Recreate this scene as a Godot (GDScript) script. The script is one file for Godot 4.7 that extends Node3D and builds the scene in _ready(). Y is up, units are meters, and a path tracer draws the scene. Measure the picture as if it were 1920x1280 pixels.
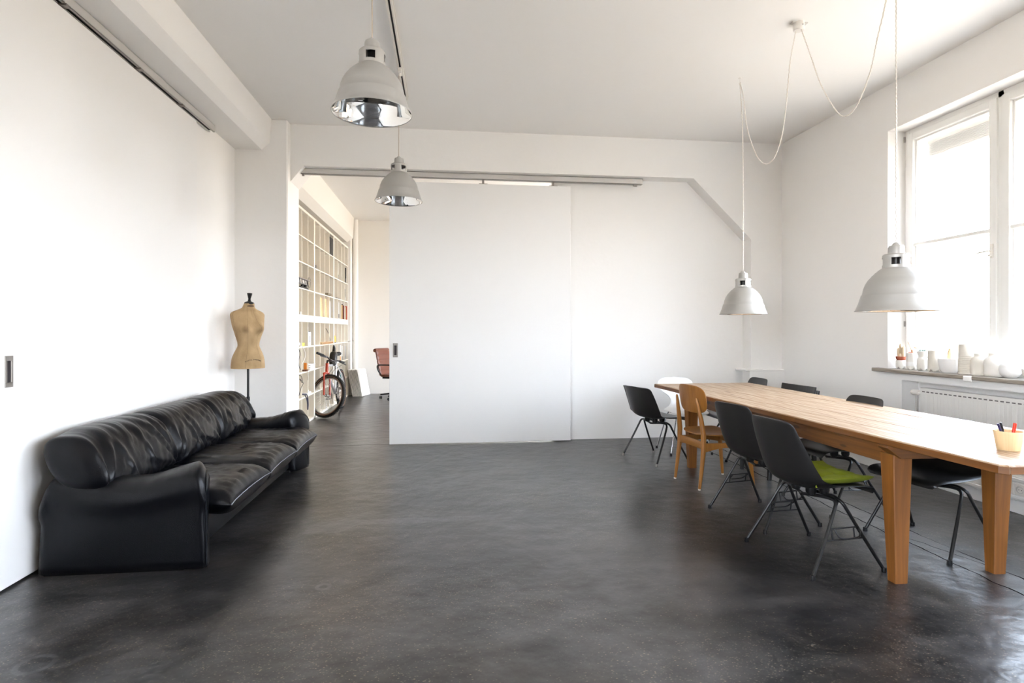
extends Node3D
# A white loft with a dark screed floor: x to the right, y up, -z towards the back wall. Metres.

const CEIL := 3.6
const WR := 4.1          # inner face of the window wall
var rng := RandomNumberGenerator.new()
var used := {}
var mt := {}

func _ready() -> void:
	rng.seed = 7
	# camera
	var cam := Camera3D.new()
	cam.name = "camera"
	add_child(cam)
	cam.position = Vector3(0, 1.31, 0)
	cam.rotation_degrees = Vector3(0, -6.75, 0)
	cam.keep_aspect = Camera3D.KEEP_HEIGHT
	cam.set_frustum(0.05 * 1280.0 / 1057.0, Vector2(0, -0.05 * 20.0 / 1057.0), 0.05, 200.0)
	cam.current = true
	# sky and exposure
	var env := Environment.new()
	var sky := Sky.new()
	var sm := ProceduralSkyMaterial.new()
	sm.sky_top_color = Color(0.84, 0.91, 1.0)
	sm.sky_horizon_color = Color(0.985, 0.985, 0.99)
	sm.ground_bottom_color = Color(0.88, 0.835, 0.77)
	sm.ground_horizon_color = Color(1.0, 0.955, 0.895)
	sm.sky_energy_multiplier = 3.5
	sm.ground_energy_multiplier = 2.2
	sky.sky_material = sm
	env.background_mode = Environment.BG_SKY
	env.sky = sky
	env.ambient_light_source = Environment.AMBIENT_SOURCE_SKY
	env.tonemap_mode = Environment.TONE_MAPPER_LINEAR
	env.tonemap_exposure = 1.86
	env.sdfgi_enabled = true
	env.ssao_enabled = true
	env.ssil_enabled = true
	var we := WorldEnvironment.new()
	we.name = "world_environment"
	we.environment = env
	add_child(we)
	# daylight that enters through the window openings (one area light behind each window)
	daylight()
	make_materials()
	room()
	back_room()
	furniture()
	small_things()

func daylight() -> void:
	# [z centre, y centre, width, height, energy, colour]
	for w in DAY:
		var l := AreaLight3D.new()
		l.name = "daylight"
		add_child(l, true)
		l.area_size = Vector2(w[2], w[3])
		l.light_energy = w[4]
		l.light_color = w[5]
		l.area_range = 30.0
		l.area_attenuation = 2.0
		l.shadow_enabled = true
		l.position = Vector3(4.75, w[1], w[0])
		l.rotation_degrees = Vector3(0, 90, 0)
const DAY := [[-8.55, 1.95, 2.4, 2.7, 2.2, Color(1.0, 0.86, 0.66)], [-10.9, 1.95, 1.9, 2.7, 1.8, Color(1.0, 0.86, 0.66)]]

# ---------------------------------------------------------------- naming and tagging
func numbered(n: String) -> String:
	if not used.has(n):
		used[n] = 0
		return n
	used[n] += 1
	return "%s_%03d" % [n, used[n]]

func meta(o: Node, label: String, category: String, group := "") -> void:
	o.set_meta("label", label)
	if category != "":
		o.set_meta("category", category)
	if group != "":
		o.set_meta("group", group)

func thing(n: String, label: String, category: String, at := Vector3.ZERO, turn := 0.0, group := "") -> Node3D:
	var o := Node3D.new()
	o.name = numbered(n)
	add_child(o)
	o.position = at
	o.rotation.y = turn
	meta(o, label, category, group)
	return o

func part(n: String, m: M, material: Material, parent: Node3D, label := "") -> MeshInstance3D:
	var o := m.node(material)
	o.name = n
	parent.add_child(o, true)
	if label != "":
		o.set_meta("label", label)
	return o

func solo(n: String, m: M, material: Material, label: String, category: String, group := "", at := Vector3.ZERO) -> MeshInstance3D:
	var o := m.node(material)
	o.name = numbered(n)
	add_child(o)
	o.position = at
	meta(o, label, category, group)
	return o

func struct(n: String, m: M, material: Material, label := "") -> MeshInstance3D:
	var o := m.node(material)
	o.name = n
	add_child(o)
	o.set_meta("kind", "structure")
	if label != "":
		o.set_meta("label", label)
	return o

func struct_root(n: String, label: String, at := Vector3.ZERO) -> Node3D:
	var o := Node3D.new()
	o.name = n
	add_child(o)
	o.position = at
	o.set_meta("kind", "structure")
	o.set_meta("label", label)
	return o

func dup(root: Node3D, n: String, label: String, at: Vector3, turn: float, group := "") -> Node3D:
	var o: Node3D = root.duplicate()
	o.name = numbered(n)
	add_child(o)
	o.position = at
	o.rotation = Vector3(0, turn, 0)
	o.set_meta("label", label)
	if group != "":
		o.set_meta("group", group)
	return o

# ---------------------------------------------------------------- mesh builder
class M extends RefCounted:
	var v := PackedVector3Array()
	var n := PackedVector3Array()
	var uv := PackedVector2Array()
	var ix := PackedInt32Array()
	var T := Transform3D()

	func _p(p: Vector3, nn: Vector3, t: Vector2) -> int:
		v.append(T * p)
		n.append((T.basis * nn).normalized())
		uv.append(t)
		return v.size() - 1

	func _t(a: int, b: int, c: int) -> void:
		var cr := (v[b] - v[a]).cross(v[c] - v[a])
		if cr.dot(n[a] + n[b] + n[c]) > 0.0:
			ix.append_array([a, c, b])
		else:
			ix.append_array([a, b, c])

	func face(pts: Array, nn: Vector3, uvs := []) -> void:
		var k := []
		for i in pts.size():
			k.append(_p(pts[i], nn, uvs[i] if uvs.size() > i else Vector2(pts[i].x + pts[i].z, pts[i].y)))
		for i in range(1, pts.size() - 1):
			_t(k[0], k[i], k[i + 1])

	func box(lo: Vector3, hi: Vector3, bev := 0.0) -> M:
		var d := hi - lo
		var c := (hi + lo) * 0.5
		var h := d * 0.5
		bev = minf(bev, minf(h.x, minf(h.y, h.z)) * 0.9)
		var g := 0                                    # the long axis carries the grain (v of the uv)
		if d.y > d.x and d.y >= d.z:
			g = 1
		elif d.z > d.x and d.z > d.y:
			g = 2
		for ax in 3:
			var a1 := (ax + 1) % 3
			var a2 := (ax + 2) % 3
			for s in [-1.0, 1.0]:
				var nn := Vector3.ZERO
				nn[ax] = s
				var pts := []
				var us := []
				for q in [[-1, -1], [1, -1], [1, 1], [-1, 1]]:
					var p := Vector3.ZERO
					p[ax] = s * h[ax]
					p[a1] = q[0] * (h[a1] - bev)
					p[a2] = q[1] * (h[a2] - bev)
					p += c
					pts.append(p)
					var o := a1 if (a2 == g) else a2
					if ax == g:
						us.append(Vector2(p[a1], p[a2] * 0.3))
					else:
						us.append(Vector2(p[o] + 0.37 * ax * s, p[g]))
				face(pts, nn, us)
		if bev <= 0.0:
			return self
		for ax in 3:                                  # twelve chamfers along axis ax
			var a1 := (ax + 1) % 3
			var a2 := (ax + 2) % 3
			for s1 in [-1.0, 1.0]:
				for s2 in [-1.0, 1.0]:
					var nn := Vector3.ZERO
					nn[a1] = s1
					nn[a2] = s2
					var pts := []
					var us := []
					for q in [[-1, 0], [1, 0], [1, 1], [-1, 1]]:
						var p := Vector3.ZERO
						p[ax] = q[0] * (h[ax] - bev)
						p[a1] = s1 * (h[a1] - (bev if q[1] == 1 else 0.0))
						p[a2] = s2 * (h[a2] - (0.0 if q[1] == 1 else bev))
						p += c
						pts.append(p)
						us.append(Vector2(p[a1], p[g]))
					face(pts, nn.normalized(), us)
		for sx in [-1.0, 1.0]:
			for sy in [-1.0, 1.0]:
				for sz in [-1.0, 1.0]:
					var s := Vector3(sx, sy, sz)
					var hb := h - Vector3.ONE * bev
					face([c + s * Vector3(h.x, hb.y, hb.z), c + s * Vector3(hb.x, h.y, hb.z), c + s * Vector3(hb.x, hb.y, h.z)], s.normalized())
		return self

	# a box that runs from a to b (grain along it), w across and d deep at each end: tapered bars and legs
	func bar(a: Vector3, b: Vector3, wa: Vector2, wb: Vector2, bev := 0.0, up := Vector3(0, 0, 1)) -> M:
		var y := (b - a).normalized()
		var x := up.cross(y).normalized()
		var z := x.cross(y).normalized()
		var ring := func(c: Vector3, w: Vector2) -> Array:
			var o := []
			var e := bev
			for q in [[-1, -1, 0], [-1, -1, 1], [1, -1, 1], [1, -1, 0], [1, 1, 0], [1, 1, 1], [-1, 1, 1], [-1, 1, 0]]:
				var px: float = q[0] * (w.x * 0.5 - (e if q[2] == 1 else 0.0))
				var pz: float = q[1] * (w.y * 0.5 - (0.0 if q[2] == 1 else e))
				o.append(c + x * px + z * pz)
			return o
		var ra: Array = ring.call(a, wa)
		var rb: Array = ring.call(b, wb)
		var L := a.distance_to(b)
		var acc := 0.0
		for i in 8:
			var j := (i + 1) % 8
			var mid: Vector3 = (ra[i] + ra[j] + rb[i] + rb[j]) * 0.25
			var nn := mid - (a + b) * 0.5
			nn -= y * nn.dot(y)
			var e1: Vector3 = ra[j] - ra[i]
			if e1.length() < 1e-6:
				continue
			var fn: Vector3 = e1.cross(rb[i] - ra[i]).normalized()
			if fn.dot(nn) < 0.0:
				fn = -fn
			var w1 := acc + e1.length()
			face([ra[i], ra[j], rb[j], rb[i]], fn, [Vector2(acc, 0), Vector2(w1, 0), Vector2(w1, L), Vector2(acc, L)])
			acc = w1
		face(ra, -y)
		face(rb, y)
		return self

	# rows of points joined into one smooth skin; wrap joins the last column to the first
	func grid(rows: Array, wrap := false, sgn := 0.0, us := 1.0, vs := 1.0, facing := Vector3.ZERO) -> M:
		var R := rows.size()
		var C: int = rows[0].size()
		var acc := PackedVector3Array()
		acc.resize(R * C)
		var mean := Vector3.ZERO
		for r in rows:
			for p in r:
				mean += p
		mean /= float(R * C)
		var vol := 0.0
		var cc := C if wrap else C - 1
		for i in R - 1:
			for j in cc:
				var k := (j + 1) % C
				var a: Vector3 = rows[i][j]
				var b: Vector3 = rows[i][k]
				var c: Vector3 = rows[i + 1][k]
				var d: Vector3 = rows[i + 1][j]
				var f := (c - a).cross(d - b)
				vol += f.dot((a + b + c + d) * 0.25 - mean)
				acc[i * C + j] += f
				acc[i * C + k] += f
				acc[(i + 1) * C + k] += f
				acc[(i + 1) * C + j] += f
		var s := sgn if sgn != 0.0 else (1.0 if vol >= 0.0 else -1.0)
		if facing != Vector3.ZERO:
			var tot := Vector3.ZERO
			for q in acc:
				tot += q
			s = 1.0 if tot.dot(facing) >= 0.0 else -1.0
		# coincident first or last rows (poles) share one normal
		for i in [0, R - 1]:
			if (rows[i][0] as Vector3).distance_to(rows[i][C / 2]) < 1e-5:
				var t := Vector3.ZERO
				for j in C:
					t += acc[i * C + j]
				for j in C:
					acc[i * C + j] = t
		var base := v.size()
		var seam := C + 1 if wrap else C
		for i in R:
			var along := 0.0
			for j in seam:
				var q := j % C
				var nn := acc[i * C + q]
				if nn.length_squared() < 1e-24:
					nn = Vector3.UP
				_p(rows[i][q], nn.normalized() * s, Vector2(float(j) / maxf(1.0, seam - 1) * us, float(i) / maxf(1.0, R - 1) * vs))
		for i in R - 1:
			for j in seam - 1:
				var a := base + i * seam + j
				var b := a + 1
				var c := b + seam
				var d := a + seam
				if v[a].distance_squared_to(v[b]) > 1e-14:
					_t(a, b, c)
				if v[c].distance_squared_to(v[d]) > 1e-14:
					_t(a, c, d)
		return self

	func tube(pts: Array, r, sides := 8, closed := false) -> M:
		var N := pts.size()
		var rows := []
		var up := Vector3.ZERO
		var L := 0.0
		for i in N:
			var a: Vector3 = pts[(i - 1 + N) % N] if (closed or i > 0) else pts[0]
			var b: Vector3 = pts[(i + 1) % N] if (closed or i < N - 1) else pts[N - 1]
			var t := (b - a).normalized()
			if up == Vector3.ZERO:
				up = Vector3(0, 1, 0) if absf(t.y) < 0.9 else Vector3(1, 0, 0)
			up = (up - t * up.dot(t)).normalized()
			var w := t.cross(up)
			var rr: float = (r[i] if r is Array else r)
			var row := PackedVector3Array()
			for k in sides:
				var an := TAU * k / sides
				row.append(pts[i] + (up * cos(an) + w * sin(an)) * rr)
			rows.append(row)
			if i > 0:
				L += (pts[i] as Vector3).distance_to(pts[i - 1])
		if closed:
			rows.append(rows[0])
		grid(rows, true, 0.0, TAU * (r[0] if r is Array else r), L)
		if not closed:
			for e in [0, N - 1]:
				var q: Vector3 = (pts[0] - pts[1]) if e == 0 else (pts[N - 1] - pts[N - 2])
				face(Array(rows[e]), q.normalized())
		return self

	# profile of (radius, height) turned about y; corners sharper than 35 degrees stay crisp
	func lathe(pr: Array, seg := 32, a0 := 0.0, a1 := TAU, inside := false) -> M:
		var K := pr.size() - 1
		var nr := []
		for i in K:
			var d: Vector2 = pr[i + 1] - pr[i]
			nr.append(Vector2(d.y, -d.x).normalized())
		var area := 0.0
		for i in K:
			area += (pr[i].x + pr[i + 1].x) * 0.5 * (pr[i + 1].y - pr[i].y)
		var s := 1.0 if area >= 0.0 else -1.0
		if inside:
			s = -s
		for i in K:
			if pr[i].distance_squared_to(pr[i + 1]) < 1e-14:
				continue
			var na: Vector2 = nr[i]
			var nb: Vector2 = nr[i]
			if i > 0 and nr[i].dot(nr[i - 1]) > 0.82:
				na = (nr[i] + nr[i - 1]).normalized()
			if i < K - 1 and nr[i].dot(nr[i + 1]) > 0.82:
				nb = (nr[i] + nr[i + 1]).normalized()
			var base := v.size()
			for j in seg + 1:
				var an := lerpf(a0, a1, float(j) / seg)
				var ca := cos(an)
				var sa := sin(an)
				_p(Vector3(pr[i].x * ca, pr[i].y, pr[i].x * sa), Vector3(na.x * ca, na.y, na.x * sa) * s, Vector2(an * 0.1, pr[i].y))
				_p(Vector3(pr[i + 1].x * ca, pr[i + 1].y, pr[i + 1].x * sa), Vector3(nb.x * ca, nb.y, nb.x * sa) * s, Vector2(an * 0.1, pr[i + 1].y))
			for j in seg:
				var a := base + j * 2
				if pr[i].x > 1e-6:
					_t(a, a + 1, a + 2)
				if pr[i + 1].x > 1e-6:
					_t(a + 1, a + 3, a + 2)
		return self

	# an outline in the xy plane given depth along z, edges chamfered by bev
	func prism(poly: Array, z0: float, z1: float, bev := 0.0, smooth := false) -> M:
		var P := PackedVector2Array(poly)
		if Geometry2D.is_polygon_clockwise(P):
			P.reverse()
		var N := P.size()
		var Q := PackedVector2Array()
		var nn := []
		for i in N:
			var d := (P[(i + 1) % N] - P[i]).normalized()
			nn.append(Vector2(d.y, -d.x))
		for i in N:
			var b: Vector2 = nn[i] + nn[(i - 1 + N) % N]
			b = b.normalized() / maxf(0.4, b.normalized().dot(nn[i]))
			Q.append(P[i] - b * bev)
		var tri := Geometry2D.triangulate_polygon(Q)
		for z in [z0, z1]:
			var base := v.size()
			var nz := Vector3(0, 0, 1 if (z > minf(z0, z1) + 1e-9) else -1)
			for q in Q:
				_p(Vector3(q.x, q.y, z), nz, q)
			for t in range(0, tri.size(), 3):
				_t(base + tri[t], base + tri[t + 1], base + tri[t + 2])
		var lo := minf(z0, z1)
		var hi := maxf(z0, z1)
		for i in N:
			var j := (i + 1) % N
			var ni: Vector2 = nn[i]
			var na := ni
			var nb := ni
			if smooth:
				na = (ni + nn[(i - 1 + N) % N]).normalized()
				nb = (ni + nn[j]).normalized()
			var k := [_p(Vector3(P[i].x, P[i].y, lo + bev), Vector3(na.x, na.y, 0), Vector2(P[i].x, lo)), _p(Vector3(P[j].x, P[j].y, lo + bev), Vector3(nb.x, nb.y, 0), Vector2(P[j].x, lo)),
				_p(Vector3(P[j].x, P[j].y, hi - bev), Vector3(nb.x, nb.y, 0), Vector2(P[j].x, hi)), _p(Vector3(P[i].x, P[i].y, hi - bev), Vector3(na.x, na.y, 0), Vector2(P[i].x, hi))]
			_t(k[0], k[1], k[2])
			_t(k[0], k[2], k[3])
			if bev > 0.0:
				for e in [[lo, lo + bev, -1.0], [hi, hi - bev, 1.0]]:
					face([Vector3(Q[i].x, Q[i].y, e[0]), Vector3(Q[j].x, Q[j].y, e[0]), Vector3(P[j].x, P[j].y, e[1]), Vector3(P[i].x, P[i].y, e[1])], Vector3(ni.x, ni.y, e[2]).normalized())
		return self

	# cube-sphere with rounded-box exponent e and half sizes h, then bent by f(unit point, point) -> point
	func blob(h: Vector3, e := 4.0, seg := 10, f = null) -> M:
		for ax in 3:
			for s in [-1.0, 1.0]:
				var a1 := (ax + 1) % 3
				var a2 := (ax + 2) % 3
				var rows := []
				for i in seg + 1:
					var row := PackedVector3Array()
					for j in seg + 1:
						var p := Vector3.ZERO
						p[ax] = s
						p[a1] = tan((2.0 * i / seg - 1.0) * PI / 4.0)
						p[a2] = tan((2.0 * j / seg - 1.0) * PI / 4.0)
						var q := p.abs()
						var k := pow(pow(q.x, e) + pow(q.y, e) + pow(q.z, e), 1.0 / e)
						p = p / k
						var w := p * h
						row.append(f.call(p, w) if f != null else w)
					rows.append(row)
				var before := n.size()
				grid(rows, false, 0.0)
				# the normal at the seams of the six faces, from the rounded box itself
				if f == null:
					for t in range(before, n.size()):
						var lp := T.affine_inverse() * v[t]
						var g := Vector3(signf(lp.x) * pow(absf(lp.x / h.x), e - 1.0) / h.x, signf(lp.y) * pow(absf(lp.y / h.y), e - 1.0) / h.y, signf(lp.z) * pow(absf(lp.z / h.z), e - 1.0) / h.z)
						n[t] = (T.basis * g).normalized()
		return self

	# one normal for the vertices that meet in one place
	func weld() -> M:
		var at := {}
		for i in v.size():
			var k := Vector3i((v[i] * 20000.0).round())
			at[k] = at.get(k, Vector3.ZERO) + n[i]
		for i in v.size():
			n[i] = (at[Vector3i((v[i] * 20000.0).round())] as Vector3).normalized()
		return self

	func mesh() -> ArrayMesh:
		var a := []
		a.resize(Mesh.ARRAY_MAX)
		a[Mesh.ARRAY_VERTEX] = v
		a[Mesh.ARRAY_NORMAL] = n
		a[Mesh.ARRAY_TEX_UV] = uv
		a[Mesh.ARRAY_INDEX] = ix
		var am := ArrayMesh.new()
		am.add_surface_from_arrays(Mesh.PRIMITIVE_TRIANGLES, a)
		return am

	func node(material: Material) -> MeshInstance3D:
		var o := MeshInstance3D.new()
		o.mesh = mesh()
		o.material_override = material
		o.cast_shadow = GeometryInstance3D.SHADOW_CASTING_SETTING_ON
		return o

# a point list through which a smooth curve runs
func curve(pts: Array, step := 0.02) -> Array:
	var c := Curve3D.new()
	c.bake_interval = step
	for i in pts.size():
		var a: Vector3 = pts[maxi(i - 1, 0)]
		var b: Vector3 = pts[mini(i + 1, pts.size() - 1)]
		var t := (b - a) / 6.0
		c.add_point(pts[i], -t, t)
	return Array(c.get_baked_points())

func at(p: Vector3, turn := 0.0, tilt := 0.0, roll := 0.0) -> Transform3D:
	return Transform3D(Basis.from_euler(Vector3(tilt, turn, roll)), p)

# ---------------------------------------------------------------- materials
func mat(col: Color, rough := 0.5, metal := 0.0) -> StandardMaterial3D:
	var m := StandardMaterial3D.new()
	m.albedo_color = col
	m.roughness = rough
	m.metallic = metal
	return m

func noise(seed_: int, freq: float, oct := 4) -> FastNoiseLite:
	var f := FastNoiseLite.new()
	f.seed = seed_
	f.noise_type = FastNoiseLite.TYPE_SIMPLEX_SMOOTH
	f.frequency = freq
	f.fractal_octaves = oct
	return f

func bump(m: StandardMaterial3D, freq: float, strength: float, size := 512, scale := Vector3.ONE, stretch_seed := 3) -> void:
	var t := NoiseTexture2D.new()
	t.width = size
	t.height = size
	t.seamless = true
	t.as_normal_map = true
	t.bump_strength = 6.0
	t.noise = noise(stretch_seed, freq)
	m.normal_enabled = true
	m.normal_texture = t
	m.normal_scale = strength
	m.uv1_triplanar = true
	m.uv1_scale = scale

# wood: grain along v, a metre square, between two colours
func wood_image(dark: Color, light: Color, seed_: int, knots := 3, wear := 0.0, worn := Color.WHITE, ring := 0.18) -> Image:
	var S := 640
	var img := Image.create(S, S, false, Image.FORMAT_RGB8)
	var a := noise(seed_, 1.0, 3)
	var b := noise(seed_ + 9, 1.0, 2)
	var w := noise(seed_ + 21, 1.0, 4)
	var r := RandomNumberGenerator.new()
	r.seed = seed_
	var kn := []
	for i in knots:
		kn.append(Vector3(r.randf(), r.randf(), r.randf_range(0.008, 0.014)))
	for y in S:
		for x in S:
			var u := float(x) / S
			var v := float(y) / S
			var bend := 0.0
			var kd := 0.0
			for k in kn:
				var d := Vector2(u - k.x, (v - k.y) * 0.45)
				var l := d.length()
				bend += k.z * 1.6 * exp(-l * l / (k.z * k.z * 9.0)) * signf(d.x + 0.0001)
				kd = maxf(kd, 1.0 - smoothstep(k.z * 0.7, k.z * 1.5, l))
			var g := a.get_noise_2d((u + bend) * 22.0, v * 1.6) * 0.5 + 0.5
			var f := b.get_noise_2d((u + bend) * 150.0, v * 5.0) * 0.5 + 0.5
			var rings := 0.5 + 0.5 * sin((u + bend + g * 0.05) * 190.0)
			var t := clampf(0.25 + 0.45 * g + 0.25 * (f - 0.5) + ring * (rings - 0.5), 0.0, 1.0)
			var c := dark.lerp(light, t)
			if wear > 0.0:
				var q := clampf((w.get_noise_2d(u * 26.0, v * 4.5) + 0.6 * (f - 0.5)) * 1.6 + 0.5, 0.0, 1.0)
				c = c.lerp(worn, wear * q)
			c = c.lerp(dark.darkened(0.35), kd * 0.7)
			img.set_pixel(x, y, c)
	return img

func wood(dark: Color, light: Color, seed_: int, rough: float, knots := 3, wear := 0.0, worn := Color.WHITE, ring := 0.18) -> StandardMaterial3D:
	var m := mat(Color.WHITE, rough)
	var img := wood_image(dark, light, seed_, knots, wear, worn, ring)
	img.generate_mipmaps()
	m.albedo_texture = ImageTexture.create_from_image(img)
	m.uv1_scale = Vector3(1.25, 0.8, 1)
	return m

# the dark screed: 6.8 m square, one texel about 3.4 mm; x from -2.4, z from -7
func floor_material() -> StandardMaterial3D:
	var S := 2000
	var H := 500
	var big := noise(4, 0.010, 5)
	var mid := noise(14, 0.045, 4)
	var streak := noise(31, 0.05, 3)
	var img := Image.create(H, H, false, Image.FORMAT_RGB8)
	for y in H:
		for x in H:
			var a := big.get_noise_2d(x, y) + 0.55 * mid.get_noise_2d(x, y)
			var b := streak.get_noise_2d(x * 0.35 + y * 0.2, y * 1.6)
			var t := clampf(0.5 + 0.85 * a + 0.4 * b, 0.0, 1.0)
			var c := Color(0.085, 0.084, 0.09).lerp(Color(0.265, 0.257, 0.255), t)
			var warm := clampf(mid.get_noise_2d(x * 0.4 + 300, y * 0.4) * 1.3, 0.0, 1.0)
			c = c.lerp(Color(0.245, 0.213, 0.185), warm * 0.5)
			img.set_pixel(x, y, c)
	img.resize(S, S, Image.INTERPOLATE_CUBIC)
	var r := RandomNumberGenerator.new()
	r.seed = 5
	var fine := noise(77, 0.22, 3)
	for y in range(0, S, 1):
		for x in range((y % 2), S, 2):
			var k := fine.get_noise_2d(x, y) * 0.06
			var p := img.get_pixel(x, y)
			img.set_pixel(x, y, Color(p.r + k, p.g + k, p.b + k))
	# pale aggregate showing through
	for i in 190000:
		var x := r.randi_range(0, S - 2)
		var y := r.randi_range(0, S - 2)
		var dens := clampf(big.get_noise_2d(x * 0.25 + 90, y * 0.25) * 1.4 + 0.62, 0.05, 1.0)
		if r.randf() > dens:
			continue
		var c := Color(0.76, 0.67, 0.53).lerp(Color(0.42, 0.40, 0.375), r.randf())
		var q := r.randf_range(0.35, 0.95)
		img.set_pixel(x, y, img.get_pixel(x, y).lerp(c, q))
		if r.randf() < 0.45:
			img.set_pixel(x + 1, y, img.get_pixel(x + 1, y).lerp(c, q * 0.8))
	var put := func(wx: float, wz: float, col: Color, k: float) -> void:
		var px := int((wx + 2.4) / 6.8 * S)
		var py := int((wz + 7.0) / 6.8 * S)
		if px >= 0 and py >= 0 and px < S and py < S:
			img.set_pixel(px, py, img.get_pixel(px, py).lerp(col, k))
	# the patched trench
	var edge := noise(8, 3.0, 3)
	for i in 800:
		for j in 240:
			var wx := -0.95 + i * 0.0021
			var wz := -4.06 + j * 0.0021
			var mid_z := -3.955 + 0.02 * edge.get_noise_2d(wx * 2.0, 1.0)
			var half := 0.055 + 0.012 * edge.get_noise_2d(wx * 6.0, 7.0)
			var inside := absf(wz - mid_z) < half and wx > -0.80
			var bend := wx > -0.915 + 0.02 * edge.get_noise_2d(1.0, wz * 8.0) + maxf(0.0, (-3.9 - wz)) * 0.7 and wx < -0.66 + (-3.80 - wz) * 0.75 and wz > mid_z - half and wz < -3.765 + 0.015 * edge.get_noise_2d(wx * 8.0, 3.0)
			if inside or bend:
				var fade := clampf((0.72 - wx) / 0.9, 0.0, 1.0)
				put.call(wx, wz, Color(0.33, 0.325, 0.33), 0.65 * fade * (0.75 + 0.5 * edge.get_noise_2d(wx * 20.0, wz * 20.0)))
	# the two long joints beside the window, with the paler strip between them
	for i in 2900:
		var wz := -6.6 + i * 0.0021
		var a := 2.845 + 0.02 * edge.get_noise_2d(wz * 0.8, 11.0) + 0.006 * edge.get_noise_2d(wz * 5.0, 12.0)
		var b := 3.03 + 0.02 * edge.get_noise_2d(wz * 0.7, 13.0) + 0.008 * edge.get_noise_2d(wz * 5.0, 14.0)
		var wx := a
		while wx < b:
			put.call(wx, wz, Color(0.40, 0.39, 0.38), 0.28)
			wx += 0.0034
	# wear rings and a drag mark
	for q in [[-1.60, -2.42, 0.070], [-0.62, -2.98, 0.040]]:
		for i in 1400:
			var an := i * 0.0045
			for k in 6:
				var rad: float = q[2] - k * 0.0034
				put.call(q[0] + rad * cos(an), q[1] + rad * sin(an), Color(0.34, 0.335, 0.34), 0.09)
	for i in 900:
		for k in 8:
			put.call(-0.42 + i * 0.0006 + k * 0.0034, -5.1 - i * 0.0013, Color(0.38, 0.37, 0.365), 0.2)
			put.call(-0.55 + i * 0.0006 + k * 0.0034, -5.0 - i * 0.0013, Color(0.38, 0.37, 0.365), 0.15)
	for q in 60:
		var c := Vector2(r.randf_range(-2.2, 3.9), r.randf_range(-6.6, -1.2))
		var rad := r.randf_range(0.03, 0.11)
		for k in 1400:
			var an := r.randf() * TAU
			var l := rad * sqrt(r.randf())
			put.call(c.x + l * cos(an) * 1.5, c.y + l * sin(an), Color(0.36, 0.36, 0.375), 0.14)
	img.generate_mipmaps()
	var m := mat(Color.WHITE, 0.46)
	m.albedo_texture = ImageTexture.create_from_image(img)
	var rt := NoiseTexture2D.new()
	rt.width = 512
	rt.height = 512
	rt.seamless = true
	rt.noise = noise(55, 0.02, 5)
	var ramp := Gradient.new()
	ramp.set_color(0, Color(0.94, 0.94, 0.94))
	ramp.set_color(1, Color(1, 1, 1))
	rt.color_ramp = ramp
	m.roughness_texture = rt
	m.roughness = 0.305
	m.metallic_specular = 0.6
	var nt := NoiseTexture2D.new()
	nt.width = 1024
	nt.height = 1024
	nt.seamless = true
	nt.as_normal_map = true
	nt.bump_strength = 3.0
	nt.noise = noise(56, 0.03, 5)
	m.normal_enabled = true
	m.normal_texture = nt
	m.normal_scale = 0.22
	return m

func leather_material() -> StandardMaterial3D:
	var m := mat(Color(0.026, 0.029, 0.046), 0.30)
	bump(m, 0.06, 0.22, 512, Vector3(5, 5, 5), 17)
	m.metallic_specular = 0.34
	return m

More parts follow.
